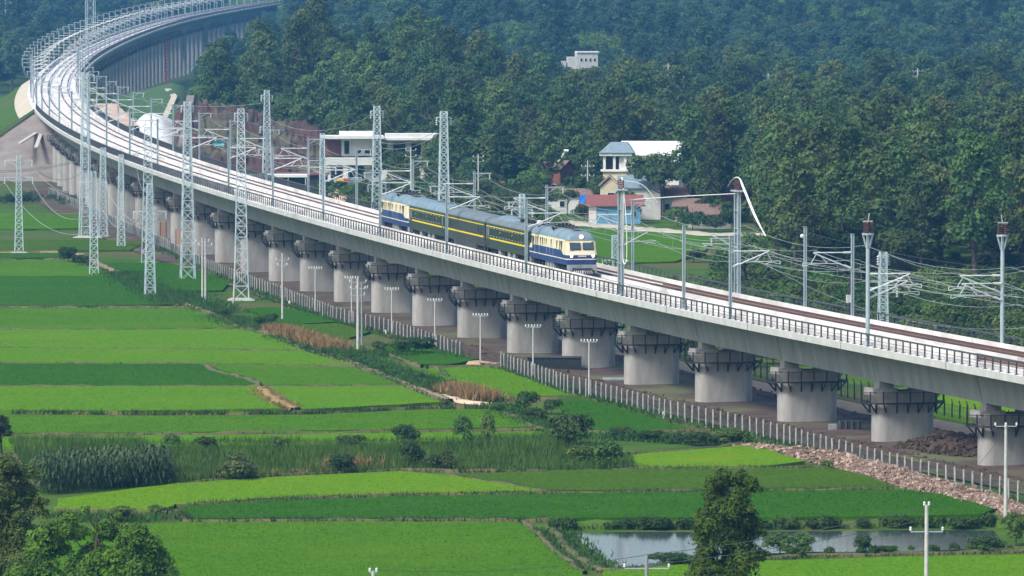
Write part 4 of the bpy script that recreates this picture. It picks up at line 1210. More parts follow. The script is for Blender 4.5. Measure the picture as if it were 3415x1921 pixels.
line('wire from the stepped footing tower toward the deck', top('T6', -7.5), top('T8', -9.5), 0.6)
line('cable drooping from the train tower to the ground', top('T12', -9, 1.2), (top('T12', 0, 2.4).x, 890, 9.0), 1.5)
line('long wire crossing before the trees right of the train', dk(253, 6.5, 7.0), AT(3450, 880, 760), 3.0)
line('long low wire crossing before the trees on the right', dk(253, 6.5, 5.0), AT(3450, 1090, 720), 3.0)
line('wire from the pole-topped tower to the right edge', top('T14', 0), AT(3450, 895, 735), 1.6)
line('thin dark wire before the trees on the far right', AT(2560, 735, 800), AT(3450, 905, 740), 1.0, 0.03, M['wire_dark'])

def pole(x, yb, yt, label, arms=((-0.4, 0.9),), Y=None, r=0.15, m='conc_post', lean=0.0, dots=3, zb=0.0):
    Y = Y or Yg(yb); X = AT(x, 500, Y).x; H = ztop(yt, Y) - zb
    e = tag(empty('utility_pole', (X, Y, zb)), label, 'pole')
    MB().tube((0, 0, -0.1), (lean, 0, H), r, r * 0.7, 8).build('shaft', M[m], e)
    for z, L in arms:
        a = MB().bar((-L, 0, H + z), (L, 0, H + z), 0.07).build('crossarm', M['galv'], e)
        for k in range(dots):
            xx = -L + 2 * L * k / (dots - 1)
            MB().lathe((xx, 0, H + z + 0.05), [(0.05, 0), (0.09, 0.08), (0.06, 0.14), (0.09, 0.2), (0.03, 0.28)], 7).build('insulator', M['white'], a)
    return e
pole(778, 1012, 823, 'concrete pole leaning on the rightmost tall tower', (), lean=0.35)
pole(674, 998, 792, 'left concrete pole of the pair on brown earth', ((-0.6, 0.9),)); pole(684, 1001, 795, 'right concrete pole of the pair on brown earth', ((-1.0, 0.9),))
pole(941, 1071, 845, 'lone concrete pole at the bund corner beside the dry grass', ((-0.9, 0.8), (-1.6, 0.6)))
pole(1193, 1165, 928, 'concrete pole with three crossarms before the piers', ((-0.5, 1.0), (-1.3, 0.9), (-2.1, 0.8)), r=0.2)
pole(1206, 1150, 945, 'darker pole right behind the three-arm pole', ((-0.6, 0.7),), r=0.14, m='tank')
for i, (x, yb, yt) in enumerate(((1051, 1045, 893), (1172, 1080, 925), (1306, 1122, 963), (1450, 1165, 1000), (1602, 1208, 1050), (1778, 1262, 1087), (1965, 1328, 1136))):
    pole(x, yb, yt, f'thin pale pole with a dotted crossarm, {ordn(i + 1)} from the left along the fence', ((-0.15, 0.85),), r=0.10, dots=6)
pole(3358, 1728, 1412, 'weathered concrete pole at the rubble end on the right', ((-0.25, 0.9),), r=0.17)
pa = pole(3094, 0, 1684, 'pale concrete pole with paired insulators at the bottom right', ((-0.1, 0.15), (-1.75, 1.05)), Y=430, r=0.17, dots=2)
pb = pole(2158, 0, 1850, 'dark concrete pole cut by the bottom edge before the pond', ((-0.9, 1.45),), Y=430, r=0.16, dots=3, m='tank')
pc = pole(1243, 0, 1905, 'pole head with white insulators at the bottom edge', ((-0.1, 0.22),), Y=430, r=0.15, dots=2)
line('dark wire over the near paddy to the pond pole', AT(1250, 1900, 430), AT(2158, 1850, 430), 0.5, 0.02, M['wire_dark'])
line('dark wire over the pond to the bottom right pole', AT(2158, 1850, 430), AT(3094, 1690, 430), 0.3, 0.02, M['wire_dark'])
line('dark wire from the bottom right pole to the rubble pole', AT(3094, 1690, 430), AT(3358, 1420, 560), 0.8, 0.02, M['wire_dark'])
line('lower dark wire over the pond', AT(2060, 1895, 430), AT(3050, 1740, 430), 0.3, 0.02, M['wire_dark'])
pole(1960, 0, 535, 'concrete pole beside the blue tarpaulin', ((-1.2, 1.2), (-3.0, 1.2)), Y=1270, r=0.17, dots=4)
pole(2277, 0, 575, 'dark pole beside the white house gable', ((-2.5, 0.9),), Y=1235, r=0.15, m='tank')
pole(1370, 0, 492, 'pole with two crossarms between the villa and the train', ((-0.5, 0.9), (-1.6, 0.9)), Y=1180, r=0.16)
pole(1595, 0, 515, 'pole with crossarms among trees behind the train', ((-0.5, 0.9), (-1.3, 0.9)), Y=1180, r=0.16)

for i, (x, yt, Yp) in enumerate(((2228, 212, 1850), (2280, 226, 1840), (2562, 244, 1830), (2606, 256, 1820), (2990, 246, 1800), (3060, 228, 1800))):
    pole(x, 0, yt, f'far concrete pole above the tree tops, {ordn(i + 1)} of six from the left', ((-0.8, 1.3), (-2.2, 1.3)), Y=Yp, r=0.24, dots=4, zb=tz(AT(x, 500, Yp).x, Yp))
p_ = AT(555, 255, 2680); e = tag(empty('ladder_mast', (p_.x, p_.y, 0)), 'red ladder mast against the far tall piers', 'mast')
for sx in (-0.6, 0.6): MB().box((sx, 0, 9.5), (0.35, 0.35, 19)).build('stile', M['redpaint'], e)
for k in range(12): MB().box((0, 0, 1.0 + 1.5 * k), (1.2, 0.25, 0.3)).build('rung', M['redpaint'], e)
c0 = AT(728, 474, 990)
mb = MB(); rows = []
for i in range(7):
    x = -0.95 + 1.9 * i / 6
    rows.append([c0 + Vector((x, 0.1 * math.sin(3 * x), 0.16 * math.cos(1.6 * x) - 0.12 * x)), c0 + Vector((x, 0.3, -0.15 - 0.12 * x)), c0 + Vector((x, 0.0, -0.55 * math.cos(1.5 * x) - 0.05 - 0.1 * x))])
mb.loft(rows, False); tag(mb.build('cloth', M['cyan']), 'turquoise cloth caught on the wires before the cutting', 'cloth')
line('wire carrying the turquoise cloth', AT(660, 440, 990), AT(815, 520, 990), 0.2)

line('slack wire from the left edge to the leftmost tower', AT(-40, 600, 1080), top('T1', -4.4, -2.3), 0.8, 0.04)
line('third slack wire between the leftmost and path corner towers', top('T1', -4.6, -2.2), top('T5', -9.0, 0), 3.4, 0.042)
line('fourth slack wire between leftmost tower and the tallest tower', top('T1', -1.8, 2.2), top('T2', -17, 0), 2.0, 0.042)
line('drooping cable from the tallest tower toward the viaduct', top('T2', -14, 0.8), dk(s_of_y(1240), -6.4, -1.5), 2.0, 0.042)
line('drooping cable below the deck near the stepped footing tower', dk(s_of_y(1130), -6.4, -0.8), top('T6', -9.5, 0), 2.0, 0.042)
# ------------------------------------------------------------------ buildings beyond the viaduct
M['tile_grey'] = mat('grey_roof_tiles', (0.22, 0.30, 0.34), (0.15, 0.21, 0.25), 1.5, 0.8, 5, (1, 4, 1), bump=0.4)
M['tile_red'] = mat('red_roof_tiles', (0.26, 0.10, 0.085), (0.18, 0.07, 0.062), 1.5, 0.85, 5, (1, 4, 1), bump=0.4)
M['tile_brown'] = mat('brown_roof_tiles', (0.25, 0.17, 0.14), (0.16, 0.11, 0.09), 1.5, 0.9, 5, (1, 4, 1), bump=0.4)
M['bluewall'] = mat('blue_sheet_wall', (0.16, 0.38, 0.56), (0.11, 0.29, 0.46), 0.8, 0.7)
M['plaster'] = mat('white_plaster', (0.74, 0.74, 0.70), (0.60, 0.60, 0.57), 0.5, 0.9, 6)
M['plaster_y'] = mat('cream_plaster', (0.70, 0.62, 0.44), (0.56, 0.48, 0.33), 0.5, 0.9, 6)
M['brick'] = mat('red_brick', (0.26, 0.11, 0.09), (0.19, 0.085, 0.07), 1.5, 0.95, 6)
M['greywall'] = mat('weathered_wall', (0.36, 0.34, 0.30), (0.25, 0.235, 0.21), 0.6, 0.9, 6)
M['sheet'] = mat('blue_grey_sheet', (0.35, 0.47, 0.52), (0.29, 0.39, 0.44), 0.4, 0.5)
M['sheet_white'] = mat('white_sheet', (0.80, 0.80, 0.77), (0.66, 0.66, 0.64), 0.4, 0.7)
M['tarp'] = mat('blue_tarpaulin', (0.02, 0.16, 0.62), (0.015, 0.11, 0.45), 1.5, 0.6, bump=0.6)
M['yellowsign'] = mat('yellow_sign', (0.85, 0.55, 0.01), (0.75, 0.46, 0.01), 2, 0.6)
M['redsign'] = mat('red_sign', (0.55, 0.07, 0.05), (0.45, 0.06, 0.05), 2, 0.6)
def house_root(name, x, yb, label, rz=0.0, Y=None, zb=None):
    p = S(x, yb) if Y is None else Vector((AT(x, 500, Y).x, Y, 0))
    p.z = tz(p.x, p.y) if zb is None else zb
    return tag(empty(name, p, rz), label, 'house' if 'house' in name else 'building')
def win(par, c, w, h, face='y', depth=0.12):
    s = (w, depth, h) if face == 'y' else (depth, w, h)
    f = MB().box(c, s).build('window', M['white'], par)
    s2 = (w - 0.16, depth + 0.06, h - 0.16) if face == 'y' else (depth + 0.06, w - 0.16, h - 0.16)
    MB().box(c, s2).build('pane', M['glass'], f)
    return f
def gable_roof(par, w, d, z, rise, m, over=0.4, axis='x'):
    mb = MB(); W, D_ = w / 2 + over, d / 2 + over
    if axis == 'x':
        A, B = [(-W, -D_, z), (-W, 0, z + rise), (-W, D_, z)], [(W, -D_, z), (W, 0, z + rise), (W, D_, z)]
    else:
        A, B = [(-W, -D_, z), (0, -D_, z + rise), (W, -D_, z)], [(-W, D_, z), (0, D_, z + rise), (W, D_, z)]
    t = Vector((0, 0, 0.16))
    v = [Vector(p) for p in A + B] + [Vector(p) + t for p in A + B]
    mb.add(v, [(0, 1, 4, 3), (1, 2, 5, 4), (9, 10, 7, 6), (10, 11, 8, 7), (0, 3, 9, 6), (2, 8, 11, 5), (0, 6, 7, 1), (1, 7, 8, 2), (3, 4, 10, 9), (4, 5, 11, 10)])
    return mb.build('roof', m, par)
def gable_wall(par, w, d, h, rise, m, axis='x'):
    mb = MB(); W, D_ = w / 2, d / 2
    if axis == 'x': pr = [(-D_, 0), (D_, 0), (D_, h), (0, h + rise * D_ / (D_ + 0.4)), (-D_, h)]; f = lambda e, p: (e * W, p[0], p[1])
    else: pr = [(-W, 0), (W, 0), (W, h), (0, h + rise * W / (W + 0.4)), (-W, h)]; f = lambda e, p: (p[0], e * D_, p[1])
    v = [f(-1, p) for p in pr] + [f(1, p) for p in pr]; n = 5
    mb.add(v, [(4, 3, 2, 1, 0), (5, 6, 7, 8, 9)] + [(k, (k + 1) % n, n + (k + 1) % n, n + k) for k in range(n)])
    return mb.build('wall', m, par)
# white flat-roofed villa
v = house_root('villa_house', 1260, 640, 'white flat-roofed two-storey villa among trees', rz=0.05, Y=1400, zb=0.0)
def part(nm, m, c, s, par=None): return MB().box(c, s).build(nm, m, par or v)
# left wing: x -11..-1 ; right wing: 1..12
part('wall', M['plaster'], (-4.0, 3.0, 8.9), (7.4, 6.0, 3.6)); part('wall', M['brick'], (-9.4, 4.2, 8.9), (3.2, 4.0, 3.6)); part('wall', M['brick'], (-0.0, 4.0, 8.9), (1.8, 4.0, 3.6))
part('balcony_front', M['plaster'], (-4.8, -1.2, 6.0), (13.6, 2.6, 1.6)); part('flat_roof', M['white'], (-5.5, 1.2, 11.1), (13.4, 9.4, 0.6)); part('parapet', M['white'], (-4.4, 2.0, 11.85), (7.4, 4.0, 0.9))
part('wall', M['plaster'], (-5.0, 3.0, 2.6), (12.5, 6.0, 5.2)); part('column', M['plaster'], (-6.9, -1.6, 2.3), (1.0, 1.0, 5.8)); part('column', M['plaster'], (1.4, -1.4, 2.6), (1.1, 1.0, 5.2)); part('column', M['plaster'], (-2.3, -1.4, 4.9), (1.3, 1.0, 0.7))
part('column', M['plaster'], (-1.1, -1.9, 8.9), (0.35, 0.35, 3.8)); part('canopy', M['white'], (-8.6, -2.2, 1.6), (3.0, 1.6, 0.8))
for c, w, h in (((-6.6, -0.05, 8.9), 1.2, 2.9), ((-3.9, -0.05, 8.0), 0.9, 0.9), ((-2.0, -0.05, 8.0), 1.7, 0.9)): win(v, c, w, h)
for c, w, h in (((-8.8, -0.05, 3.6), 2.6, 2.8), ((-4.4, -0.05, 3.6), 3.4, 2.8), ((-0.4, -0.05, 3.6), 1.6, 2.4)): win(v, c, w, h)
part('wall', M['plaster'], (7.6, 4.4, 6.2), (11.0, 5.0, 8.6)); part('flat_roof', M['white'], (7.5, 2.8, 10.7), (12.6, 9.0, 0.5)); part('parapet', M['white'], (7.6, 2.8, 11.3), (11.8, 8.2, 0.9)); part('chimney', M['white'], (13.0, 1.0, 9.2), (1.7, 3.0, 5.2))
for c, w, h in (((4.6, 1.85, 8.6), 2.8, 2.6), ((8.2, 1.85, 8.4), 2.2, 2.6), ((10.6, 1.85, 8.6), 1.0, 2.4)): win(v, c, w, h)
# white house with grey hipped roof
h = house_root('white_house', 2145, 720, 'white house with a grey hipped roof behind the two-column mast', rz=-0.12, Y=1265, zb=0.0)
MB().box((1.5, 0, 5.5), (11.5, 8, 11)).build('wall', M['plaster'], h)
MB().box((-5.0, -2.2, 4.0), (4.6, 4.4, 8.0)).build('wall', M['plaster_y'], h)
mb = MB(); mb.loft([[Vector((sx * 3.4 - 4.6, sy * 3.3 - 2.0, 11.6)) for sx, sy in ((-1, -1), (1, -1), (1, 1), (-1, 1))], [Vector((sx * 1.6 - 4.4, sy * 0.4 - 2.0, 13.6)) for sx, sy in ((-1, -1), (1, -1), (1, 1), (-1, 1))]], True, True); mb.build('hipped_roof', M['tile_grey'], h)
MB().box((-4.8, -2.1, 11.3), (6.2, 5.8, 0.6)).build('cornice', M['plaster'], h)
for x in (-7.0, -5.1, -3.0): MB().box((x, -4.3, 9.6), (0.5, 0.5, 3.2)).build('column', M['plaster'], h)
MB().box((-5.0, -2.0, 9.4), (3.6, 3.4, 3.4)).build('loggia', M['glass'], h)
MB().box((-5.0, -3.6, 8.2), (5.4, 2.4, 0.4)).build('balcony', M['white'], h)
win(h, (4.2, -4.02, 8.6), 1.1, 1.5); win(h, (-6.4, -4.45, 5.6), 1.0, 1.4)
gable_roof(h, 11.0, 7.6, 11.0, 2.6, M['plaster']).location = (1.7, 0, 0)
h = house_root('cream_house', 2035, 720, 'cream gabled house with a slate-blue roof below the white house', rz=0.0, Y=1230, zb=0.0)
gable_wall(h, 3.6, 7.0, 6.2, 2.0, M['plaster_y'], 'y'); gable_roof(h, 3.6, 7.0, 6.2, 2.0, M['tile_brown'], 0.35, 'y'); win(h, (0.1, -3.52, 4.4), 1.4, 1.6)
MB().box((5.6, 1.4, 2.9), (7.6, 4.2, 5.8)).build('wall', M['plaster'], h); o = gable_roof(h, 8.0, 4.4, 5.8, 2.2, M['tile_grey'], 0.4, 'x'); o.location = (5.8, 1.4, 0)
h = house_root('blue_shed', 2050, 745, 'sky-blue walled shed with a dull red roof by the dirt road', rz=0.0, Y=1212, zb=0.0)
gable_wall(h, 9.4, 6.0, 3.2, 1.9, M['bluewall'], 'x'); gable_roof(h, 9.4, 6.0, 3.2, 1.9, M['tile_red'], 0.6, 'x')
MB().box((-4.1, -3.04, 1.6), (1.4, 0.12, 3.2)).build('side_wall', M['plaster'], h)
for x in (-1.2, 0.9): MB().bar((x - 0.5, -3.1, 2.6), (x + 0.4, -3.1, 0.9), 0.12).build('brace', M['brick'], h)
win(h, (3.4, -3.03, 1.8), 1.2, 1.2)
for i, (x, Y, w, d, hh, rise, mw, mr, rz, lab) in enumerate((
    (2235, 1235, 5.5, 4.5, 4.2, 1.9, 'plaster', 'tile_brown', 0.2, 'low house with a brown tiled roof below the white house'),
    (2300, 1225, 5.0, 4.5, 2.6, 1.4, 'greywall', 'tile_brown', -0.2, 'small brown-roofed outbuilding among trees right of the dark pole'),
    (2365, 1190, 7.0, 5.0, 2.3, 1.9, 'greywall', 'tile_brown', 0.15, 'brown-roofed cottage at the end of the dirt road'),
    (2430, 1215, 6.0, 5.0, 4.8, 2.1, 'brick', 'tile_red', 0.7, 'house with a bright red roof gable beside the two-column mast'),
    (1850, 1290, 6.0, 5.0, 7.6, 1.6, 'brick', 'tile_brown', -0.6, 'brick house with a solar heater on its brown roof'),
    (1630, 1270, 5.0, 4.0, 4.6, 1.4, 'brick', 'tile_red', 0.1, 'small red roof peeping from trees behind the train'),
    (1900, 1262, 8.0, 4.5, 3.4, 1.2, 'plaster', 'tile_brown', 0.05, 'long low house left of the blue tarpaulin'))):
    h = house_root('cottage_house', x, 0, lab, rz, Y, 0.0)
    gable_wall(h, w, d, hh, rise, M[mw], 'x'); gable_roof(h, w, d, hh, rise, M[mr], 0.5, 'x')
    win(h, (-w / 5, -d / 2 - 0.02, hh * 0.55), 1.0, 1.2); win(h, (w / 4, -d / 2 - 0.02, hh * 0.55), 1.0, 1.2)
    if 'solar' in lab: MB().bar((1.2, -0.6, hh + rise * 0.9), (2.2, 0.4, hh + rise + 1.9), 0.55, 0.15).tube((2.1, 0.0, hh + rise + 2.0), (2.9, 0.5, hh + rise + 2.0), 0.3, n=8).build('solar_heater', M['white'], h)
# blue tarpaulin heap
mb = MB(); c = Vector((AT(1975, 500, 1245).x, 1245, 0)); rows = []
for i in range(9):
    x = -2.4 + 4.8 * i / 8
    rows.append([c + Vector((x, y, z * random.uniform(0.9, 1.1))) for y, z in ((-1.5, 2.6), (-1.0, 3.4), (0, 3.9), (1.0, 3.5), (1.5, 2.6))])
mb.loft(rows, False); tag(mb.build('tarpaulin', M['tarp']), 'bright blue tarpaulin heaped left of the cream house', 'tarpaulin')
MB().box(c + Vector((0, 0, 1.3)), (5.2, 3.2, 2.6)).build('tarpaulin_stack', M['brick']); tag(bpy.data.objects['tarpaulin_stack'], 'brick stack under the blue tarpaulin', 'stack')
# pale bluff-like building far up the slope
h = house_root('hillside_building', 1935, 215, 'pale concrete building half hidden on the wooded slope', 0.1, 2180)
MB().box((2.0, 0, 6.3), (7.0, 6, 12.6)).build('wall', M['conc_post'], h); MB().box((-2.9, 0.5, 5.6), (2.8, 5, 11.2)).build('wall', M['conc_post'], h); MB().box((-5.6, 1, 4.9), (1.6, 4, 9.8)).build('wall', M['conc_post'], h); MB().box((2.2, -0.2, 12.8), (7.4, 6.4, 0.4)).build('roof', M['white'], h)
for k in range(4): win(h, (0.0 + 1.5 * k, -3.02, 10.2), 0.8, 1.2)
# works yard: sheet hall, cutting, covered slopes, signs
h = house_root('sheet_building', 735, 0, 'low blue-grey sheet hall with a white roof beside the far railing', 0.12, Y=1290, zb=0.0)
gable_wall(h, 9.5, 16, 5.2, 1.5, M['sheet'], 'y'); gable_roof(h, 9.5, 16, 5.2, 1.5, M['sheet_white'], 0.3, 'y')
h = house_root('site_building', 905, 0, 'white-roofed site shelter with a grey curtain below the cutting', 0.0, Y=1330, zb=0.0)
MB().box((0, 0, 5.1), (15, 7, 0.5)).build('roof', M['sheet_white'], h); MB().box((-1.5, -3.3, 3.0), (3.2, 0.15, 3.8)).build('curtain', M['tank'], h)
for x in (-7, -3.2, 0.4, 3.5, 7): MB().box((x, -3.2, 2.5), (0.25, 0.25, 5)).build('post', M['galv'], h)
MB().box((0, 3, 2.5), (14.6, 0.2, 5)).build('back_wall', M['glass'], h)
h = house_root('site_building', 1010, 0, 'row of dark site sheds with red trim below the villa', 0.0, Y=1345, zb=0.0)
MB().box((0, 0, 2.4), (10, 5, 4.8)).build('wall', M['underframe'], h); MB().box((0, -0.2, 5.0), (10.6, 5.6, 0.4)).build('roof', M['brick'], h); MB().box((-0.8, -2.6, 3.4), (2.6, 0.1, 1.4)).build('panel', M['plaster'], h)
p = Vector((AT(1145, 500, 1340).x, 1340, 0)); zs_ = ztop(605, 1340)
e = tag(empty('site_sign', p), 'yellow and red site sign on a sandy mound behind the railing', 'sign')
MB().box((-0.5, -3.5, zs_ + 0.2), (1.15, 0.1, 1.05)).build('yellow_board', M['yellowsign'], e); MB().box((0.6, -3.45, zs_ + 0.2), (1.0, 0.1, 1.0)).build('red_board', M['redsign'], e)
for k in range(4): MB().box((-0.8 + 0.2 * k, -3.56, zs_ + 0.2), (0.1, 0.02, 0.22)).build('lettering', M['insul_brown'], e)
for x in (-0.7, 0.8): MB().box((x, -3.42, zs_ / 2), (0.1, 0.1, zs_ + 0.4)).build('post', M['galv'], e)
stones('sand_heap', [AT(1110, 0, 1338).xy.to_3d(), AT(1150, 0, 1334).xy.to_3d(), AT(1195, 0, 1330).xy.to_3d()], 7, 2.2, 60, 0.2, 0.5, 9, 'sandy mound under the yellow site sign', [M['tan']])
stones('spoil_heap', [AT(1550, 0, 1235).xy.to_3d(), AT(1620, 0, 1230).xy.to_3d(), AT(1700, 0, 1225).xy.to_3d()], 9, 3.0, 200, 0.3, 1.0, 10, 'pale stone spoil heap behind the middle carriage', [M['tan'], M['stone2']])
stones('spoil_heap', [AT(1730, 0, 1195).xy.to_3d(), AT(1810, 0, 1190).xy.to_3d()], 8, 2.2, 120, 0.3, 0.9, 13, 'brown spoil heap behind the leading locomotive', [M['earth'], M['tan']])
# red cutting below the knoll
def cutz(x, q): 
    t = (x - 560) / 525.0
    return -0.5 + (19 - 9 * t) * min(1, max(0, t) * 14) * q ** 0.9 * (0.94 + 0.06 * math.sin(9 * t + 5 * q)), 1440 + 130 * q + 6 * math.sin(5 * t)
rows = []; rc_ = random.Random(4)
for i in range(71):
    t = i / 70; x = 560 + 525 * t; row = []
    for j in range(25):
        q = j / 24; z, Y = cutz(x, q)
        z += (0.9 * math.sin(q * 22 + 2 * math.sin(t * 7)) + rc_.uniform(-.7, .7)) * min(1, 6 * q)
        row.append(Vector((AT(x, 500, Y).x + rc_.uniform(-.4, .4), Y, max(z, -0.5) if 0 < i < 70 else -0.5)))
    rows.append(row)
mb = MB(); mb.loft(rows, False); tag(mb.build('cut_slope', M['redsoil'], smooth=True), 'bare red-brown cutting below the wooded knoll', kind='structure')
# white sheeted slope and arch portals by the embankment
M['sheeting'] = mat('white_sheeting', (0.82, 0.82, 0.80), (0.62, 0.63, 0.63), 0.6, 0.8, 6, bump=0.5)
rows = []
for i in range(12):
    t = i / 11; row = []
    for j in range(6):
        q = j / 5; Y = 1500 + 90 * q
        row.append(Vector((AT(410 + 190 * t, 500, Y).x, Y, 0.2 + 12.0 * math.sin(min(1.0, 1.35 * q) * 1.57) * (0.25 + 0.75 * math.sin(0.25 + 2.3 * t)) + 0.5 * math.sin(9 * t + 5 * q))))
    rows.append(row)
mb = MB(); mb.loft(rows, False); tag(mb.build('sheeted_slope', M['sheeting'], smooth=True), 'white sheeted slope beside the viaduct bend', kind='structure')
def ribbon3(name, pts, w, m, label):
    mb = MB(); rows = []
    P = [Vector(p) for p in pts]
    for i, p in enumerate(P):
        d = (P[min(i + 1, len(P) - 1)] - P[max(i - 1, 0)]).normalized(); n = Vector((d.y, -d.x, 0)).normalized()
        rows.append([p - n * w / 2 - Vector((0, 0, 1.6)), p - n * w / 2, p + n * w / 2, p + n * w / 2 - Vector((0, 0, 1.6))])
    mb.loft(rows, False, False); return tag(mb.build(name, m), label, kind='structure')
def on_cut(x, q): z, Y = cutz(x, q); return Vector((AT(x, 500, Y).x, Y, z + 0.5))
ribbon3('drain_channel', [on_cut(600, .1), on_cut(606, .3), on_cut(613, .5), on_cut(624, .75), on_cut(636, 1.0)], 1.8, M['slope'], 'stepped concrete drain up the cutting edge')
def on_grass(x, Y):
    t = (x - 330) / 360.0; f_ = 1.0 if t < 0.75 else (1 - t) / 0.25
    return Vector((AT(x, 500, Y).x, Y, float(np.interp(Y, [1640, 1720, 1800, 1900], [0.1, 5 + 5 * t, 9 + 7 * t, 9 + 8 * t])) * f_ - 0.3 + 0.3))
ribbon3('path', [on_grass(470, 1650), on_grass(520, 1690), on_grass(555, 1730), on_grass(582, 1780), on_grass(560, 1830)], 1.6, M['slope_pale'], 'pale path climbing beside the embankment')
# green slope right of the embankment
rows = []
for i in range(10):
    t = i / 9
    f_ = 1.0 if t < 0.75 else (1 - t) / 0.25
    rows.append([Vector((AT(330 + 360 * t, 500, Y).x, Y, z * f_ - 0.3)) for Y, z in ((1640, 0.1), (1720, 5 + 5 * t), (1800, 9 + 7 * t), (1900, 9 + 8 * t))])
mb = MB(); mb.loft(rows, False); tag(mb.build('grass_slope', mat('grass_slope', (0.06, 0.13, 0.035), (0.04, 0.09, 0.025), 0.2, 1, 8, bump=0.6), smooth=True), 'green slope between embankment and cutting', kind='structure')
ribbon3('bare_slope', [AT(335, 345, 1600), AT(365, 375, 1560), AT(410, 420, 1510)], 7.5, M['tan'], 'tan bare slope right of the embankment')
# tan works ground left of the abutment
mb = MB()
for ptsz in ([S(-60, 480), S(60, 478), S(165, 500), S(165, 515), S(60, 520), S(-60, 500)],):
    mb.prism([(p.x, p.y) for p in ptsz], -0.1, 0.35)
tag(mb.build('works_ground', M['tan']), 'tan works track below the abutment', kind='structure')
ribbon('dirt_road', [S(-60, 420).to_tuple(), S(20, 390).to_tuple(), S(48, 352).to_tuple(), S(60, 330).to_tuple()], 9, 0.3, M['tan'], seed=90, world=True)
for pts_, w, lab in (([(330, 170), (470, 108)], 1, 'a'), ): pass
mb = MB(); c0 = AT(130, 437, 1462); 
for a, b in ((AT(65, 478, 1455), AT(130, 437, 1470)), (AT(140, 437, 1470), AT(120, 492, 1455))):
    mb.bar(a, b, 0.8, 0.25)
tag(mb.build('stair', M['conc_post']), 'concrete maintenance steps on the abutment cone', 'stair')
# things left on the ground
p = S(1850, 1240); e = tag(empty('water_tank', p), 'low dark container behind the fence under the viaduct', 'container')
MB().box((0, 3, 0.75), (6.2, 2.0, 1.5)).build('body', M['dark_steel'], e); MB().box((0, 3, 1.55), (6.4, 2.2, 0.12)).build('lid', M['railing'], e)
p = S(2832, 1440); e = tag(empty('sheet_stack', p), 'dark corrugated sheet stack beside the pier', 'stack')
for k in range(8): MB().box((-1.0 + 0.3 * k, 0, 0.55), (0.2, 1.6, 1.1)).build('sheet', M['dark_steel'] if k % 2 else M['railing'], e)
MB().box((-1.7, -0.3, 0.4), (0.8, 0.9, 0.8)).build('block', M['tank'], e)
p = S(2330, 1330); e = tag(empty('formwork_panel', p), 'grey formwork panels leaning by the fourth pier from the right', 'panel'); 
for k in range(4): MB().box((k * 0.45, 0.1 * k, 0.7), (0.4, 0.1, 1.4)).build('panel', M['tank'], e)
p = S(2075, 1275); e = tag(empty('pipe_pile', p), 'grey concrete pipes lying between the piers', 'pipe')
for k in range(3): MB().tube((-2.2, 0.5 * k, 0.25), (2.0, 0.5 * k + 0.4, 0.25), 0.24, n=10).build('pipe', M['tank'], e)
for x, y, lab in ((2213, 1393, 'small white marker stone at the fence below the dark paddy'), (1967, 1229, 'small white marker stone at the fence gap'), (2930, 1562, 'white marker stone between rubble and fence'),
                  (1285, 1117, 'white marker stone at the far fence by the leafy bushes'), (965, 1018, 'white marker stone beside the lone concrete pole'), (2256, 1474, 'white block in the hedge left of the rubble')):
    p = S(x, y); e = tag(empty('marker_stone', p), lab, 'marker')
    MB().box((0, 0, 0.28), (0.26, 0.26, 0.62)).build('shaft', M['white'], e); MB().box((0, 0, 0.62), (0.2, 0.2, 0.08)).build('cap', M['conc_post'], e)
for i, (x, y, lab) in enumerate(((545, 820, 'brown steel ladder rack against a far pier'), (597, 845, 'rusty steel ladder rack against the next far pier'))):
    p = S(x, y); e = tag(empty('ladder_rack', p), lab, 'rack')
    for sx in (-0.5, 0.5): MB().box((sx, 0, 2.0), (0.12, 0.12, 4.0)).build('stile', M['rail'], e)
    for k in range(9): MB().box((0, 0, 0.4 + 0.42 * k), (1.0, 0.1, 0.16)).build('rung', M['orange'], e)
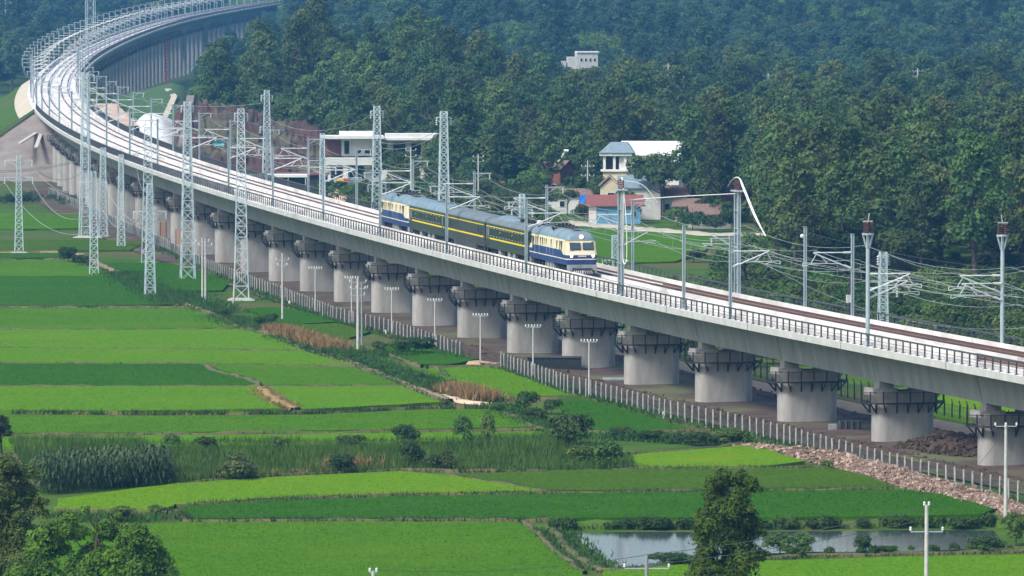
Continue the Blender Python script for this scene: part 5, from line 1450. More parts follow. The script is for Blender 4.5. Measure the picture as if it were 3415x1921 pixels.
# ------------------------------------------------------------------ vegetation
def leafmat(name, c1, c2, scale=0.5, rand=0.36, trans=0.25, hue=0.02, c3=None):
    m = bpy.data.materials.new(name); m.use_nodes = True
    t = m.node_tree; n = t.nodes; L = t.links.new
    b = n['Principled BSDF']; b.inputs['Roughness'].default_value = 0.75; b.inputs['Specular IOR Level'].default_value = 0.12
    tc = n.new('ShaderNodeTexCoord'); nz = n.new('ShaderNodeTexNoise'); nz.inputs['Scale'].default_value = scale; nz.inputs['Detail'].default_value = 4
    L(tc.outputs['Object'], nz.inputs['Vector'])
    rp = n.new('ShaderNodeValToRGB'); e = rp.color_ramp.elements
    e[0].position = 0.36; e[1].position = 0.66; e[0].color = (*c2, 1); e[1].color = (*c1, 1)
    if c3: k = e.new(0.76); k.color = (*c3, 1)
    L(nz.outputs['Fac'], rp.inputs[0])
    oi = n.new('ShaderNodeObjectInfo'); hs = n.new('ShaderNodeHueSaturation')
    mr = n.new('ShaderNodeMapRange'); mr.inputs[3].default_value = 1 - rand; mr.inputs[4].default_value = 1 + rand
    L(oi.outputs['Random'], mr.inputs[0]); L(mr.outputs[0], hs.inputs['Value'])
    ml = n.new('ShaderNodeMath'); ml.operation = 'MULTIPLY'; ml.inputs[1].default_value = 7.31; fr = n.new('ShaderNodeMath'); fr.operation = 'FRACT'
    L(oi.outputs['Random'], ml.inputs[0]); L(ml.outputs[0], fr.inputs[0])
    mh = n.new('ShaderNodeMapRange'); mh.inputs[3].default_value = 0.5 - hue; mh.inputs[4].default_value = 0.5 + hue
    L(fr.outputs[0], mh.inputs[0]); L(mh.outputs[0], hs.inputs['Hue'])
    L(rp.outputs[0], hs.inputs['Color']); L(hs.outputs[0], b.inputs['Base Color'])
    tr = n.new('ShaderNodeBsdfTranslucent'); L(hs.outputs[0], tr.inputs[0])
    mx = n.new('ShaderNodeMixShader'); mx.inputs[0].default_value = trans
    L(b.outputs[0], mx.inputs[1]); L(tr.outputs[0], mx.inputs[2]); L(mx.outputs[0], n['Material Output'].inputs['Surface'])
    return m
LM = {
    'a': leafmat('leaf_deep', (0.088, 0.145, 0.045), (0.047, 0.090, 0.032)),
    'b': leafmat('leaf_mid', (0.105, 0.170, 0.047), (0.058, 0.108, 0.033)),
    'c': leafmat('leaf_olive', (0.112, 0.150, 0.045), (0.064, 0.094, 0.030)),
    'd': leafmat('leaf_fresh', (0.130, 0.215, 0.042), (0.070, 0.130, 0.030)),
    'e': leafmat('leaf_dark', (0.055, 0.100, 0.040), (0.030, 0.060, 0.026)),
    'p': leafmat('leaf_haze_deep', (0.060, 0.125, 0.066), (0.032, 0.074, 0.043), rand=0.42),  # distance haze put into the leaf colour: bluer green for the far hillside
    'q': leafmat('leaf_haze_bluegreen', (0.080, 0.150, 0.070), (0.044, 0.090, 0.045), rand=0.36),  # lighter far-hill leaf, its blue tint also painted-in haze
    'o': leafmat('leaf_olive_near', (0.135, 0.185, 0.045), (0.070, 0.110, 0.026), 0.7, 0.03, 0.3, 0.0),
    'y': leafmat('leaf_blossom', (0.50, 0.43, 0.14), (0.12, 0.15, 0.045), 0.8),
    'dry': leafmat('dry_stalk', (0.36, 0.25, 0.095), (0.22, 0.15, 0.07), 0.7, 0.15, 0.2, 0.01),
    'reed': leafmat('reed_blade', (0.105, 0.190, 0.030), (0.056, 0.112, 0.020), 0.25, 0.1, 0.25, c3=(0.14, 0.19, 0.05)),
    'weed': leafmat('weed_leaf', (0.075, 0.165, 0.028), (0.038, 0.085, 0.020), 0.35, 0.1),
    'hedge': leafmat('hedge_leaf', (0.065, 0.125, 0.030), (0.034, 0.070, 0.022), 0.4, 0.1),
    'cedar': leafmat('cedar_spray', (0.105, 0.165, 0.020), (0.052, 0.090, 0.014), 0.9, 0.05, 0.3),
    'tip': leafmat('bright_tip_leaf', (0.140, 0.255, 0.028), (0.070, 0.140, 0.024), 0.8, 0.05, 0.3, c3=(0.26, 0.36, 0.03)),
    'corn': leafmat('corn_blade', (0.085, 0.140, 0.055), (0.040, 0.075, 0.032), 0.6, 0.1, 0.2),
}
M['bark'] = mat('bark', (0.11, 0.085, 0.065), (0.06, 0.048, 0.04), 2, 1, 5)
def quads_mesh(name, V, m, nv=4):
    """V: (n, nv, 3) separate leaf faces"""
    n = V.shape[0]; me = bpy.data.meshes.new(name)
    me.vertices.add(n * nv); me.vertices.foreach_set('co', V.reshape(-1).astype(np.float32))
    me.loops.add(n * nv); me.loops.foreach_set('vertex_index', np.arange(n * nv, dtype=np.int32))
    me.polygons.add(n); me.polygons.foreach_set('loop_start', np.arange(0, n * nv, nv, dtype=np.int32))
    try: me.polygons.foreach_set('loop_total', np.full(n, nv, dtype=np.int32))
    except Exception: pass
    me.materials.append(m); me.update(calc_edges=True); me.validate()
    return me
def unit(a): return a / np.maximum(np.linalg.norm(a, axis=-1, keepdims=True), 1e-6)
def leaves(C, Nn, size, r_, aspect=0.6, nv=4):
    """leaf quads at centres C facing about Nn"""
    n = len(C); Nn = unit(Nn + r_.normal(0, 0.55, (n, 3)))
    a = unit(np.cross(Nn, unit(r_.normal(0, 1, (n, 3))))); b = np.cross(Nn, a)
    s = (size * r_.uniform(0.6, 1.35, n))[:, None]
    a = a * s; b = b * s * aspect
    if nv == 3: return np.stack([C - a * 0.5 - b * .5, C + a * 0.6, C - a * 0.3 + b * .6], 1)
    return np.stack([C - a * 0.55, C - b * 0.5 + a * .05, C + a * 0.6, C + b * 0.5 + a * .05], 1)
def lobe_leaves(lobes, n, size, seed, shell=0.55, flat=0.8, aspect=0.6, droop=0.0):
    r_ = np.random.default_rng(seed); lobes = np.array(lobes, float)
    w = lobes[:, 3] ** 2; k = r_.choice(len(lobes), n, p=w / w.sum())
    d = unit(r_.normal(0, 1, (n, 3))); d[:, 2] = np.where(d[:, 2] < -0.35, -d[:, 2], d[:, 2])
    rad = lobes[k, 3] * (shell + (1.08 - shell) * r_.random(n) ** 0.6) * (1 + 0.18 * np.sin(d[:, 0] * 5 + k) * np.cos(d[:, 1] * 4 + 2 * k))
    C = lobes[k, :3] + d * rad[:, None] * np.array([1, 1, flat])
    Nn = d.copy(); Nn[:, 2] += 0.35
    return leaves(C, Nn, size, r_, aspect)
def limbs_mesh(h, r, lobes, seed, m=None):
    r_ = random.Random(seed); mb = MB()
    bend = Vector((r_.uniform(-.05, .05) * h, r_.uniform(-.05, .05) * h, 0))
    pts = [Vector((0, 0, -0.2)), Vector((0, 0, h * 0.3)) + bend * 0.4, Vector((0, 0, h * 0.62)) + bend, Vector((0, 0, h * 0.88)) + bend * 1.2]
    mb.path(pts, [r * 1.25, r, r * 0.65, r * 0.2], 7)
    for lb in lobes[:9]:
        z0 = h * r_.uniform(0.28, 0.6); a = Vector((0, 0, z0)) + bend * (z0 / h); b = Vector(lb[:3])
        mid = a.lerp(b, 0.5) + Vector((0, 0, -0.05 * h))
        mb.path([a, mid, b], [r * 0.5, r * 0.33, r * 0.1], 5)
    return mb.mesh('trunk', m or M['bark'])
def proto(kind, seed):
    r_ = np.random.default_rng(seed)
    lob = []
    if kind == 'round':
        h = 11.5
        for _ in range(16):
            d = unit(r_.normal(0, 1, 3)); d[2] = abs(d[2]) * 1.1 - 0.3
            lob.append((d[0] * 3.0, d[1] * 3.0, 6.9 + d[2] * 3.0, r_.uniform(1.1, 2.0)))
        n, sz = 2600, 0.52
    elif kind == 'tall':
        h = 17.0
        for k in range(20):
            z = 5.5 + 10.5 * (k + 0.5) / 20; w = 2.9 * math.sin(math.pi * min(0.97, (z - 3.0) / 14.8)) ** 0.8; a = k * 2.4
            lob.append((math.cos(a) * w * r_.uniform(.4, .9), math.sin(a) * w * r_.uniform(.4, .9), z, r_.uniform(1.0, 1.75)))
        n, sz = 3000, 0.5
    elif kind == 'cone':
        h = 14.0
        for k in range(16):
            z = 3.0 + 10.6 * (k + 0.5) / 16; w = 2.6 * (1 - (z - 3) / 11.6) + 0.25; a = k * 2.4
            lob.append((math.cos(a) * w * .75, math.sin(a) * w * .75, z, 0.6 + w * 0.42))
        n, sz = 2400, 0.45
    elif kind == 'wide':
        h = 9.5
        for _ in range(15):
            a = r_.uniform(0, 6.28); rr = 3.9 * math.sqrt(r_.random())
            lob.append((math.cos(a) * rr, math.sin(a) * rr, 7.4 - 0.06 * rr * rr + r_.uniform(-.8, .7), r_.uniform(1.0, 1.6)))
        n, sz = 2300, 0.5
    else:                            # shrub
        h = 3.6
        for _ in range(9):
            a = r_.uniform(0, 6.28); rr = 1.5 * math.sqrt(r_.random())
            lob.append((math.cos(a) * rr, math.sin(a) * rr, 0.8 + r_.uniform(0, 1.7) * (1 - rr / 3), r_.uniform(0.6, 1.05)))
        n, sz = 1500, 0.3
    return h, lob, lobe_leaves(lob, n, sz, seed + 1)
PROTO = []
for i, (kind, lm) in enumerate((('round', 'a'), ('round', 'b'), ('tall', 'b'), ('tall', 'c'), ('wide', 'a'), ('cone', 'e'), ('wide', 'd'), ('tall', 'a'), ('round', 'c'), ('shrub', 'd'), ('shrub', 'c'), ('shrub', 'hedge'), ('round', 'y'), ('round', 'p'), ('wide', 'q'), ('tall', 'q'))):
    h, lob, V = proto(kind, 40 + i)
    PROTO.append((kind, h, limbs_mesh(h, h * 0.017 if kind != 'shrub' else 0.06, lob, i), quads_mesh('crown' if kind != 'shrub' else 'foliage', V, LM[lm])))
FIRST = {}
def plant(pi, loc, scale, rz, name, label, cat, group=None):
    kind, h, tm, cm = PROTO[pi]
    e = empty(name, loc, rz, scale); tag(e, label, cat, group)
    put('trunk' if kind != 'shrub' else 'stem', tm, e); c = put('crown' if kind != 'shrub' else 'foliage', cm, e)
    FIRST.setdefault(pi, c)
    return e
# what must stay in sight: (x0, x1, y0, y1 in photo pixels, distance)
KEEP = [(1060, 1230, 405, 560, 1412), (1200, 1400, 405, 480, 1412), (1980, 2135, 535, 745, 1275), (2135, 2290, 600, 745, 1212), (500, 1060, 300, 560, 1560), (1985, 2350, 745, 900, 1195), (2270, 2480, 600, 740, 1190), (1875, 2000, 160, 206, 2192),
        (1440, 2000, 640, 760, 1060), (120, 625, 0, 420, 3400), (1860, 1985, 535, 700, 1240), (1060, 1250, 560, 690, 1120), (0, 110, 320, 640, 1500), (330, 640, 270, 440, 1650)]
EX, EYv = [10, 64, 165, 190], [880, 760, 675, 640]
def blocked(x, y, z, h, w):
    px, pyt = proj((x, y, z + h)); pyb = proj((x, y, z))[1]; hw_ = w * FPX / y
    d = latd(x, y)
    for x0, x1, y0, y1, Y in KEEP:
        if Y == 3400 and d < 0: continue
        if y < Y + 3 and px + hw_ > x0 and px - hw_ < x1 and pyt < y1 and pyb > y0: return True
    d = latd(x, y)
    if d > 0 and y < 3250 and px - hw_ < float(np.interp(pyt, EX, EYv)) and y > 1900: return True
    return False
rt = np.random.default_rng(21)
cand = []
def sow(y0, y1, step, kinds, smin, smax, cond=None):
    y = y0
    while y < y1:
        hw = 0.0776 * y + 30; x = -hw
        while x < hw + 30:
            xx, yy = x + rt.uniform(-.45, .45) * step, y + rt.uniform(-.45, .45) * step
            x += step
            d = latd(xx, yy)
            if (d < 15 and d > -22) or (d < 0 and yy < 2440): continue
            if cond and not cond(xx, yy, d): continue
            pi = kinds[int(rt.integers(0, len(kinds)))]; s = rt.uniform(smin, smax); z = tz(xx, yy)
            if yy > 1950:
                pn = math.sin(xx * .028 + 1.1) * math.sin(yy * .0085 + xx * .012) + rt.normal(0, .22)
                pi = 6 if pn > 0.62 else (int(rt.choice([14, 15, 1])) if pn > 0.1 else int(rt.choice([13, 0, 13])))
            hgt = PROTO[pi][1] * s
            if blocked(xx, yy, z, hgt, 3.6 * s): continue
            cand.append((xx, yy, z, pi, s, hgt))
        y += step
inY = lambda xx, yy, d: True
right_front = lambda xx, yy, d: xx > (AT(1790 * K, 500, yy).x + 10 * math.sin(yy * .05)) and d > 30
mid_front = lambda xx, yy, d: d > 24 and (xx < AT(1480 * K, 500, yy).x or yy > 1280)
sow(940, 1250, 8.0, [2, 3, 7, 2, 8, 0, 1], 0.8, 1.45, right_front)
sow(1000, 1280, 8.5, [0, 1, 8, 4, 6], 0.55, 0.85, lambda a, b, d: 26 < d and AT(1000, 500, b).x < a < AT(1990, 500, b).x and rt.random() < 0.75)
sow(1280, 1560, 8.5, [0, 1, 2, 4, 7, 8, 5, 3], 0.75, 1.4, mid_front)
sow(1560, 1950, 9.5, [0, 1, 2, 4, 7, 8, 6, 5, 3, 0, 1], 0.75, 1.5, inY)
sow(1950, 2700, 11.0, [13, 14, 0, 13, 14, 6, 15, 13], 0.8, 1.6, inY)
sow(2700, 3900, 13, [13, 14, 13, 15, 14], 1.0, 1.8, inY)
sow(3900, 4700, 16, [13, 14], 1.2, 1.6, inY)
cand = [c_ for c_ in cand if not (abs(c_[0] - AT(1778 * K, 500, c_[1]).x) < 7 and 1440 < c_[1] < 1566)]
cand.append((AT(1778 * K, 500, 1555).x, 1555, tz(AT(1778 * K, 500, 1555).x, 1555), 12, 1.25, 14.4))
# which ones show most: paint them front to back on a coarse screen grid
cell = 14; occ = np.zeros((1921 // cell + 2, 3415 // cell + 2), bool); vis = []
order = sorted(range(len(cand)), key=lambda i: cand[i][1])
for i in order:
    x, y, z, pi, s, hgt = cand[i]
    px, yt = proj((x, y, z + hgt)); yb = proj((x, y, z + hgt * 0.3))[1]; hw_ = 3.3 * s * FPX / y
    i0, i1, j0, j1 = max(0, int((px - hw_) / cell)), min(occ.shape[1], int((px + hw_) / cell) + 1), max(0, int(yt / cell)), min(occ.shape[0], int(yb / cell) + 1)
    if i1 <= i0 or j1 <= j0: vis.append((0, i)); continue
    sub = occ[j0:j1, i0:i1]; vis.append((int((~sub).sum()), i)); sub[:] = True
vis.sort(reverse=True)
solo = set(i for n_, i in vis[:285]) | {len(cand) - 1}
def region(x, y):
    px = proj((x, y, 8))[0]
    col_ = ('toward the viaduct bend', 'over the cutting', 'above the villa', 'above the train', 'above the village', 'above the two-column masts', 'toward the right edge')[int(np.searchsorted([700, 1000, 1400, 1950, 2350, 2800], px))]
    if y < 1260: r_ = ('in the front wood', 'front wood') if px > 2330 else ('in the low grove', 'low grove')
    elif y < 1560: r_ = ('in the middle belt', 'middle belt')
    elif y < 1960: r_ = ('on the knoll', 'knoll') if px < 1750 else ('at the slope foot', 'slope foot')
    else: r_ = ('on the hazy hillside', 'hazy hillside')
    return r_[0] + ' ' + col_, r_[1] + ' ' + col_
KN = {'round': 'round-crowned broadleaf tree', 'tall': 'tall narrow broadleaf tree', 'cone': 'dark conical evergreen', 'wide': 'spreading broadleaf tree'}
LT = {0: 'deep green', 1: 'mid green', 2: 'mid green', 3: 'olive', 4: 'deep green', 5: 'dark', 6: 'fresh green', 7: 'deep green', 8: 'olive', 13: 'haze-tinted green', 14: 'blue-green', 15: 'blue-green'}  # the last three kinds carry the painted haze tint in their leaves
rest = []
for i, (x, y, z, pi, s, hgt) in enumerate(cand):
    if i in solo:
        if pi == 12: plant(pi, (x, y, z), s, 0.4, 'blossom_tree', 'pale yellow flowering tree in the middle of the wood', 'tree'); continue
        reg, gr = region(x, y); kd = PROTO[pi][0]
        plant(pi, (x, y, z - 0.1), s, rt.uniform(0, 6.28), 'broadleaf_tree' if kd != 'cone' else 'evergreen_tree', f'{LT[pi]} {KN[kd].replace("dark ", "")} {reg}', 'tree', f'{LT[pi]} {kd} trees, {gr}')
    else: rest.append((x, y, z - 0.1, pi, s))
def scatter(name, pts, srcs, label):
    """one object of instances: pts = (x, y, z, kind, scale)"""
    me = bpy.data.meshes.new(name); me.from_pydata([p[:3] for p in pts], [], [])
    a = me.attributes.new('k', 'INT', 'POINT'); a.data.foreach_set('value', [p[3] for p in pts])
    a = me.attributes.new('s', 'FLOAT', 'POINT'); a.data.foreach_set('value', [p[4] for p in pts])
    a = me.attributes.new('r', 'FLOAT', 'POINT'); a.data.foreach_set('value', [float(x) for x in rt.uniform(0, 6.28, len(pts))])
    o = tag(put(name, me), label, kind='stuff')
    g = bpy.data.node_groups.new(name + '_nodes', 'GeometryNodeTree')
    g.interface.new_socket('Geometry', in_out='INPUT', socket_type='NodeSocketGeometry'); g.interface.new_socket('Geometry', in_out='OUTPUT', socket_type='NodeSocketGeometry')
    N = g.nodes; L = g.links.new
    gi, go = N.new('NodeGroupInput'), N.new('NodeGroupOutput')
    gti = N.new('GeometryNodeGeometryToInstance')
    for s_ in reversed(srcs):
        oi = N.new('GeometryNodeObjectInfo'); oi.inputs['Object'].default_value = s_; oi.transform_space = 'ORIGINAL'; oi.inputs['As Instance'].default_value = False
        L(oi.outputs['Geometry'], gti.inputs[0])
    iop = N.new('GeometryNodeInstanceOnPoints'); iop.inputs['Pick Instance'].default_value = True
    def attr(nm, tp):
        q = N.new('GeometryNodeInputNamedAttribute'); q.data_type = tp; q.inputs['Name'].default_value = nm; return q.outputs['Attribute']
    L(gi.outputs[0], iop.inputs['Points']); L(gti.outputs[0], iop.inputs['Instance']); L(attr('k', 'INT'), iop.inputs['Instance Index'])
    cx_ = N.new('ShaderNodeCombineXYZ'); L(attr('r', 'FLOAT'), cx_.inputs[2]); L(cx_.outputs[0], iop.inputs['Rotation'])
    c2 = N.new('ShaderNodeCombineXYZ'); sa = attr('s', 'FLOAT')
    for q in range(3): L(sa, c2.inputs[q])
    L(c2.outputs[0], iop.inputs['Scale']); L(iop.outputs[0], go.inputs[0])
    md = o.modifiers.new('scatter', 'NODES'); md.node_group = g
    return o
KINDS_ = list(range(9)) + [13, 14, 15]
for pi in KINDS_:
    if pi not in FIRST: plant(pi, (40 + 6 * pi, 1180, 0), 1.0, 0, 'broadleaf_tree', f'{LT[pi]} {KN[PROTO[pi][0]]} in the tall wood behind the right railing', 'tree', f'{LT[pi]} trees tall wood right')
scatter('forest', [(a_, b_, c_, KINDS_.index(k_), s_) for a_, b_, c_, k_, s_ in rest], [FIRST[i] for i in KINDS_], 'dense wood covering the slopes and valley edge')
print('TREES', len(cand), len(rest))

# ---- shrubs that can be told apart
rb = random.Random(5)
def bushD(xd, yd, wd, hd, pi, label, group=None, name='bush'):
    p = G(xd, yd); ppm = FPX / K / p.y; w = wd / ppm; hh = hd / ppm
    p.z = 0.05
    return plant(pi, p, (w / 3.6, w / 3.6, hh / 2.6), rb.uniform(0, 6.28), name, label, 'bush', group)
for xd, yd, w, hh, pi, lab in (
    (1432, 1135, 118, 92, 11, 'large dark round bush in the reed belt below the fence'), (1470, 1165, 90, 40, 9, 'low bright bush at the foot of the large dark bush'), (1530, 1178, 95, 62, 9, 'bright leafy bush right of the large dark bush'),
    (1035, 1180, 62, 66, 11, 'upright dark bush in the middle of the reed belt'), (1112, 1186, 78, 50, 10, 'greyish spreading bush next to the upright dark one'), (1018, 1122, 66, 52, 11, 'dark bush at the upper edge of the reed belt'),
    (1166, 1120, 52, 66, 9, 'twiggy tall bush at the bund, left of a twin'), (1226, 1118, 48, 72, 9, 'twiggy tall bush at the bund, right twin'), (612, 1212, 105, 66, 10, 'dark grey-green bush right of the corn'),
    (880, 1130, 80, 34, 11, 'low dark bush at the left bund of the reed belt'), (700, 1128, 60, 26, 9, 'small low bush on the long bund'), (520, 1132, 62, 32, 11, 'low dark bush on the left part of the bund'), (430, 1124, 60, 28, 9, 'small fresh bush left on the bund'),
    (862, 1195, 70, 52, 11, 'dark bush beside the brown brush heap'), (1322, 1042, 66, 56, 11, 'round dark bush by the yellowish paddy'), (1388, 1042, 52, 36, 11, 'smaller dark bush right of the round one'), (1345, 1060, 80, 30, 9, 'fresh low bush below the round dark bush'),
    (1062, 893, 80, 44, 11, 'dark bush at the fence below the piers'), (1005, 890, 70, 34, 9, 'leafy bush left of the fence-side dark bush'), (955, 888, 60, 26, 9, 'low fresh bush at the poles'), (1250, 1040, 45, 24, 9, 'small bush at the bund corner'),
    (172, 664, 52, 42, 11, 'round dark bush at the path corner on the left'), (200, 672, 50, 30, 11, 'darker bush hugging the round one on the path'), (655, 822, 34, 24, 11, 'small dark bush at the dry grass'), (682, 818, 36, 28, 11, 'second small dark bush at the dry grass'),
    (565, 802, 40, 22, 9, 'fresh weed bush on the ditch edge'), (1962, 1400, 96, 52, 9, 'leafy bush on the pond bank right of the tall tree'), (2022, 1396, 76, 50, 9, 'second leafy bush on the pond bank'), (2172, 1396, 46, 48, 11, 'small upright bush on the pond bank'),
    (2235, 1398, 56, 24, 11, 'low dark bush on the pond bank'), (2485, 1392, 95, 40, 11, 'wide dark bush at the right pond end'), (2556, 1372, 80, 74, 9, 'leafy bush at the right picture edge'), (2545, 1330, 70, 30, 9, 'bush under the rubble pole'),
    (1690, 1424, 130, 30, 11, 'long dark bush on the pond bank left of the tall tree'), (2420, 1330, 90, 26, 11, 'dark overhanging bush on the far pond bank, right'), (1560, 1100, 60, 24, 11, 'low dark bush under the dark paddy'), (1640, 1112, 70, 28, 11, 'second low dark bush under the dark paddy'),
    (1760, 1122, 80, 34, 11, 'dark bush at the start of the rubble'), (1840, 1118, 90, 36, 9, 'leafy bush against the pale fence'), (2080, 1185, 42, 24, 9, 'weed clump on the rubble bank'), (395, 1300, 70, 26, 9, 'leafy clump at the paddy corner by the near trees'), (300, 1312, 90, 34, 9, 'leafy clump behind the bright-tipped tree'),
    (1745, 660, 60, 34, 10, 'olive bush at the edge of the back paddy')):
    bushD(xd, yd, w, hh, pi, lab)
# shrubs behind the railing on the right
scr = []; scrub = []
for i in range(1400):
    Y = rb.uniform(770, 1010); X = rb.uniform(AT(2180, 500, Y).x, AT(4350, 500, Y).x)
    if latd(X, Y) < 18 or X < AT(2330 + (1000 - Y) * 1.2 * -0.9, 500, Y).x: continue
    if any((X - a_) ** 2 + ((Y - b_) * .7) ** 2 < 9 for a_, b_ in scr): continue
    sc_ = rb.uniform(0.9, 1.7)
    if blocked(X, Y, 0, 3.4 * sc_, 2 * sc_): continue
    scr.append((X, Y)); scrub.append((X, Y, 0.0, rb.choice((9, 10, 10, 9, 11)), sc_))
scrub.sort(key=lambda q: q[1]); off_ = []
for X, Y, z_, pi, sc_ in scrub[1::3]:
    px = proj((X, Y, 2))[0]
    if px > 3480: off_.append((X, Y, z_, pi, sc_)); continue
    where = ('below the back paddy', 'beside the two-column masts', 'between the bare masts', 'behind the bushing-topped mast', 'by the right edge')[int(np.searchsorted([2430, 2560, 2780, 3100], px))]
    tone = {9: 'fresh green', 10: 'olive', 11: 'dark'}[pi]
    plant(pi, (X, Y, 0), sc_, rb.uniform(0, 6.28), 'bush', f'{tone} bush in the scrub behind the railing {where}', 'bush', f'{tone} scrub {where}')
KS_ = [9, 10, 11]
scatter('scrub', [(X, Y, 0.0, KS_.index(pi), sc_) for j_, (X, Y, z_, pi, sc_) in enumerate(scrub) if j_ % 3 != 1] + [(X, Y, 0.0, KS_.index(pi), sc_) for X, Y, z_, pi, sc_ in off_], [FIRST[i] for i in KS_], 'scrub filling the ground behind the right railing')
for i in range(60):
    s = rb.uniform(330, 780); t = rb.uniform(17, 40); c = dk(s, t, 0); c.z = 0
    if blocked(c.x, c.y, 0, 2.2, 2): continue
    plant(rb.choice((9, 11, 10, 11)), c, rb.uniform(0.5, 1.1), rb.uniform(0, 6.28), 'bush', 'low bush on rough ground behind the left part of the viaduct', 'bush', 'bushes behind the viaduct left part')

# ---- blades: reeds, rice, bund grass as masses
def blades(P, h, w, lean, r_, up=0.0):
    n = len(P); a = r_.uniform(0, 2 * np.pi, n); side = np.stack([np.cos(a), np.sin(a), np.zeros(n)], 1)
    hh = (h * r_.uniform(0.6, 1.25, n))[:, None]; ln = r_.normal(0, lean, (n, 3)); ln[:, 2] = 1
    tip = P + unit(ln) * hh; ww = (w * r_.uniform(.7, 1.3, n))[:, None]
    return np.stack([P - side * ww / 2, P + side * ww / 2, tip], 1)
def in_poly(px, py, poly):
    n = len(poly); c = np.zeros(len(px), bool); j = n - 1
    for i in range(n):
        xi, yi, xj, yj = poly[i][0], poly[i][1], poly[j][0], poly[j][1]
        c ^= ((yi > py) != (yj > py)) & (px < (xj - xi) * (py - yi) / (yj - yi + 1e-12) + xi); j = i
    return c
def sample_poly(ptsD, dens, r_, cap=10 ** 9):
    P = [G(*p) for p in ptsD]; xs = [p.x for p in P]; ys = [p.y for p in P]
    x0, x1, y0, y1 = max(min(xs), -95), min(max(xs), 95), max(min(ys), 470), max(ys)
    n = int(min(cap, (x1 - x0) * (y1 - y0) * dens)); px, py = r_.uniform(x0, x1, n), r_.uniform(y0, y1, n)
    k = in_poly(px, py, [(p.x, p.y) for p in P])
    return np.stack([px[k], py[k], np.zeros(k.sum())], 1)
rq = np.random.default_rng(33)
acc = {}
for ptsD, tone, hgt in TUFT_AREAS:
    ym = sum(p[1] for p in ptsD) / len(ptsD)
    P = sample_poly(ptsD, 13.0 if ym > 1180 else (8.0 if ym > 900 else 4.0), rq, 90000)
    P[:, 2] = hgt - 0.08
    acc.setdefault(tone, []).append(blades(P, 0.20, 0.10, 0.35, rq))
nb_ = 0
for tone, lst in acc.items():
    V = np.concatenate(lst); nb_ += len(V)
    tag(put('rice', quads_mesh('rice', V, PM[tone], 3)), f'{tone} young rice standing in the paddies', kind='stuff')
print('RICE', nb_)
def along(ptsD, n, spread, r_, world=False):
    P = [Vector(p) for p in ptsD] if world else [G(*p) for p in ptsD]
    L = np.array([(b - a).length for a, b in zip(P[:-1], P[1:])]); cum = np.concatenate([[0], np.cumsum(L)])
    d = r_.uniform(0, cum[-1], int(n * cum[-1])); k = np.clip(np.searchsorted(cum, d) - 1, 0, len(L) - 1); f = (d - cum[k]) / L[k]
    A = np.array([tuple(p) for p in P]); q = A[k] * (1 - f)[:, None] + A[k + 1] * f[:, None]
    nn = np.array([((b - a).y / l, -(b - a).x / l, 0) for a, b, l in zip(P[:-1], P[1:], L)])[k]
    q = q + nn * r_.normal(0, spread, len(q))[:, None]; q[:, 2] = 0.1; return q
parts = []
for i, b in enumerate(BUNDS):
    dens, hh = (16, 0.42)
    if i in (9,): dens, hh = 60, 0.6
    elif i in (14, 15, 12): dens, hh = 34, 0.6
    elif i in (1, 2, 5): dens, hh = 22, 0.55
    q = along(b, dens, 0.34, rq)
    nzv = np.sin(q[:, 0] * 0.7) * np.sin(q[:, 0] * 0.23 + q[:, 1] * .31 + i); nzv = nzv + rq.normal(0, 0.35, len(q)) + 0.5 * np.sin(q[:, 0] * 2.3 + 1.7 * np.sin(q[:, 0] * .37)); keep = nzv > (-0.7 if dens > 30 else -0.1); q = q[keep]
    parts.append(blades(q, hh, 0.12, 0.45, rq))
V = np.concatenate(parts); tag(put('bund_grass', quads_mesh('bund_grass', V, LM['hedge'], 3)), 'rough dark grass growing along the bunds', kind='stuff')
# reed belt
belt = [(20, 1112), (400, 1118), (800, 1116), (1100, 1112), (1400, 1106), (1500, 1130), (1590, 1152), (1600, 1180), (1300, 1190), (1010, 1186), (700, 1203), (440, 1222), (430, 1205), (90, 1220)]
P = sample_poly(belt, 12.0, rq); V1 = blades(P, 0.75, 0.12, 0.3, rq)
nz_ = np.sin(P[:, 0] * .21 + 1) * np.sin(P[:, 1] * .09 + P[:, 0] * .05)
P2 = P[nz_ > 0.1]; V2 = blades(P2, 1.1, 0.12, 0.25, rq)
tag(put('reeds', quads_mesh('reeds', np.concatenate([V1, V2]), LM['reed'], 3)), 'tall reeds filling the belt between the paddies', kind='stuff')
# weeds along ditch, fence and pond banks
parts = []
for ptsD, dens, sp, hh in (([(700, 850), (800, 880), (900, 905), (990, 940), (1080, 965), (1180, 1000), (1240, 1012)], 60, 1.3, 0.6), ([(560, 800), (620, 820), (700, 838)], 60, 2.0, 0.6), ([(430, 735), (500, 765), (560, 790)], 50, 2.0, 0.55),
                           ([(1385, 1330), (1500, 1329), (1800, 1329), (2100, 1327), (2500, 1323)], 60, 0.8, 0.55), ([(1385, 1335), (1420, 1368), (1470, 1410), (1520, 1440)], 40, 0.9, 0.4), ([(1510, 1444), (1700, 1424), (1900, 1412), (2100, 1402), (2576, 1392)], 34, 0.6, 0.3),
                           ([(1240, 1020), (1330, 1060), (1400, 1090), (1560, 1108), (1760, 1118), (1880, 1112)], 40, 1.3, 0.5), ([(850, 900), (930, 895), (1050, 900)], 40, 2.0, 0.9), ([(140, 1300), (300, 1315), (420, 1305)], 50, 1.4, 0.7), ([(300, 690), (380, 735), (440, 770)], 40, 1.6, 0.8)):
    parts.append(blades(along(ptsD, dens * 1.4, sp, rq), hh, 0.15, 0.5, rq))
fl = [S(*p) for p in [(532, 830), (854, 975), (1117, 1075), (1311, 1124), (1544, 1201)]]; parts.append(blades(along(fl, 10, 0.8, rq, True), 0.6, 0.2, 0.5, rq))
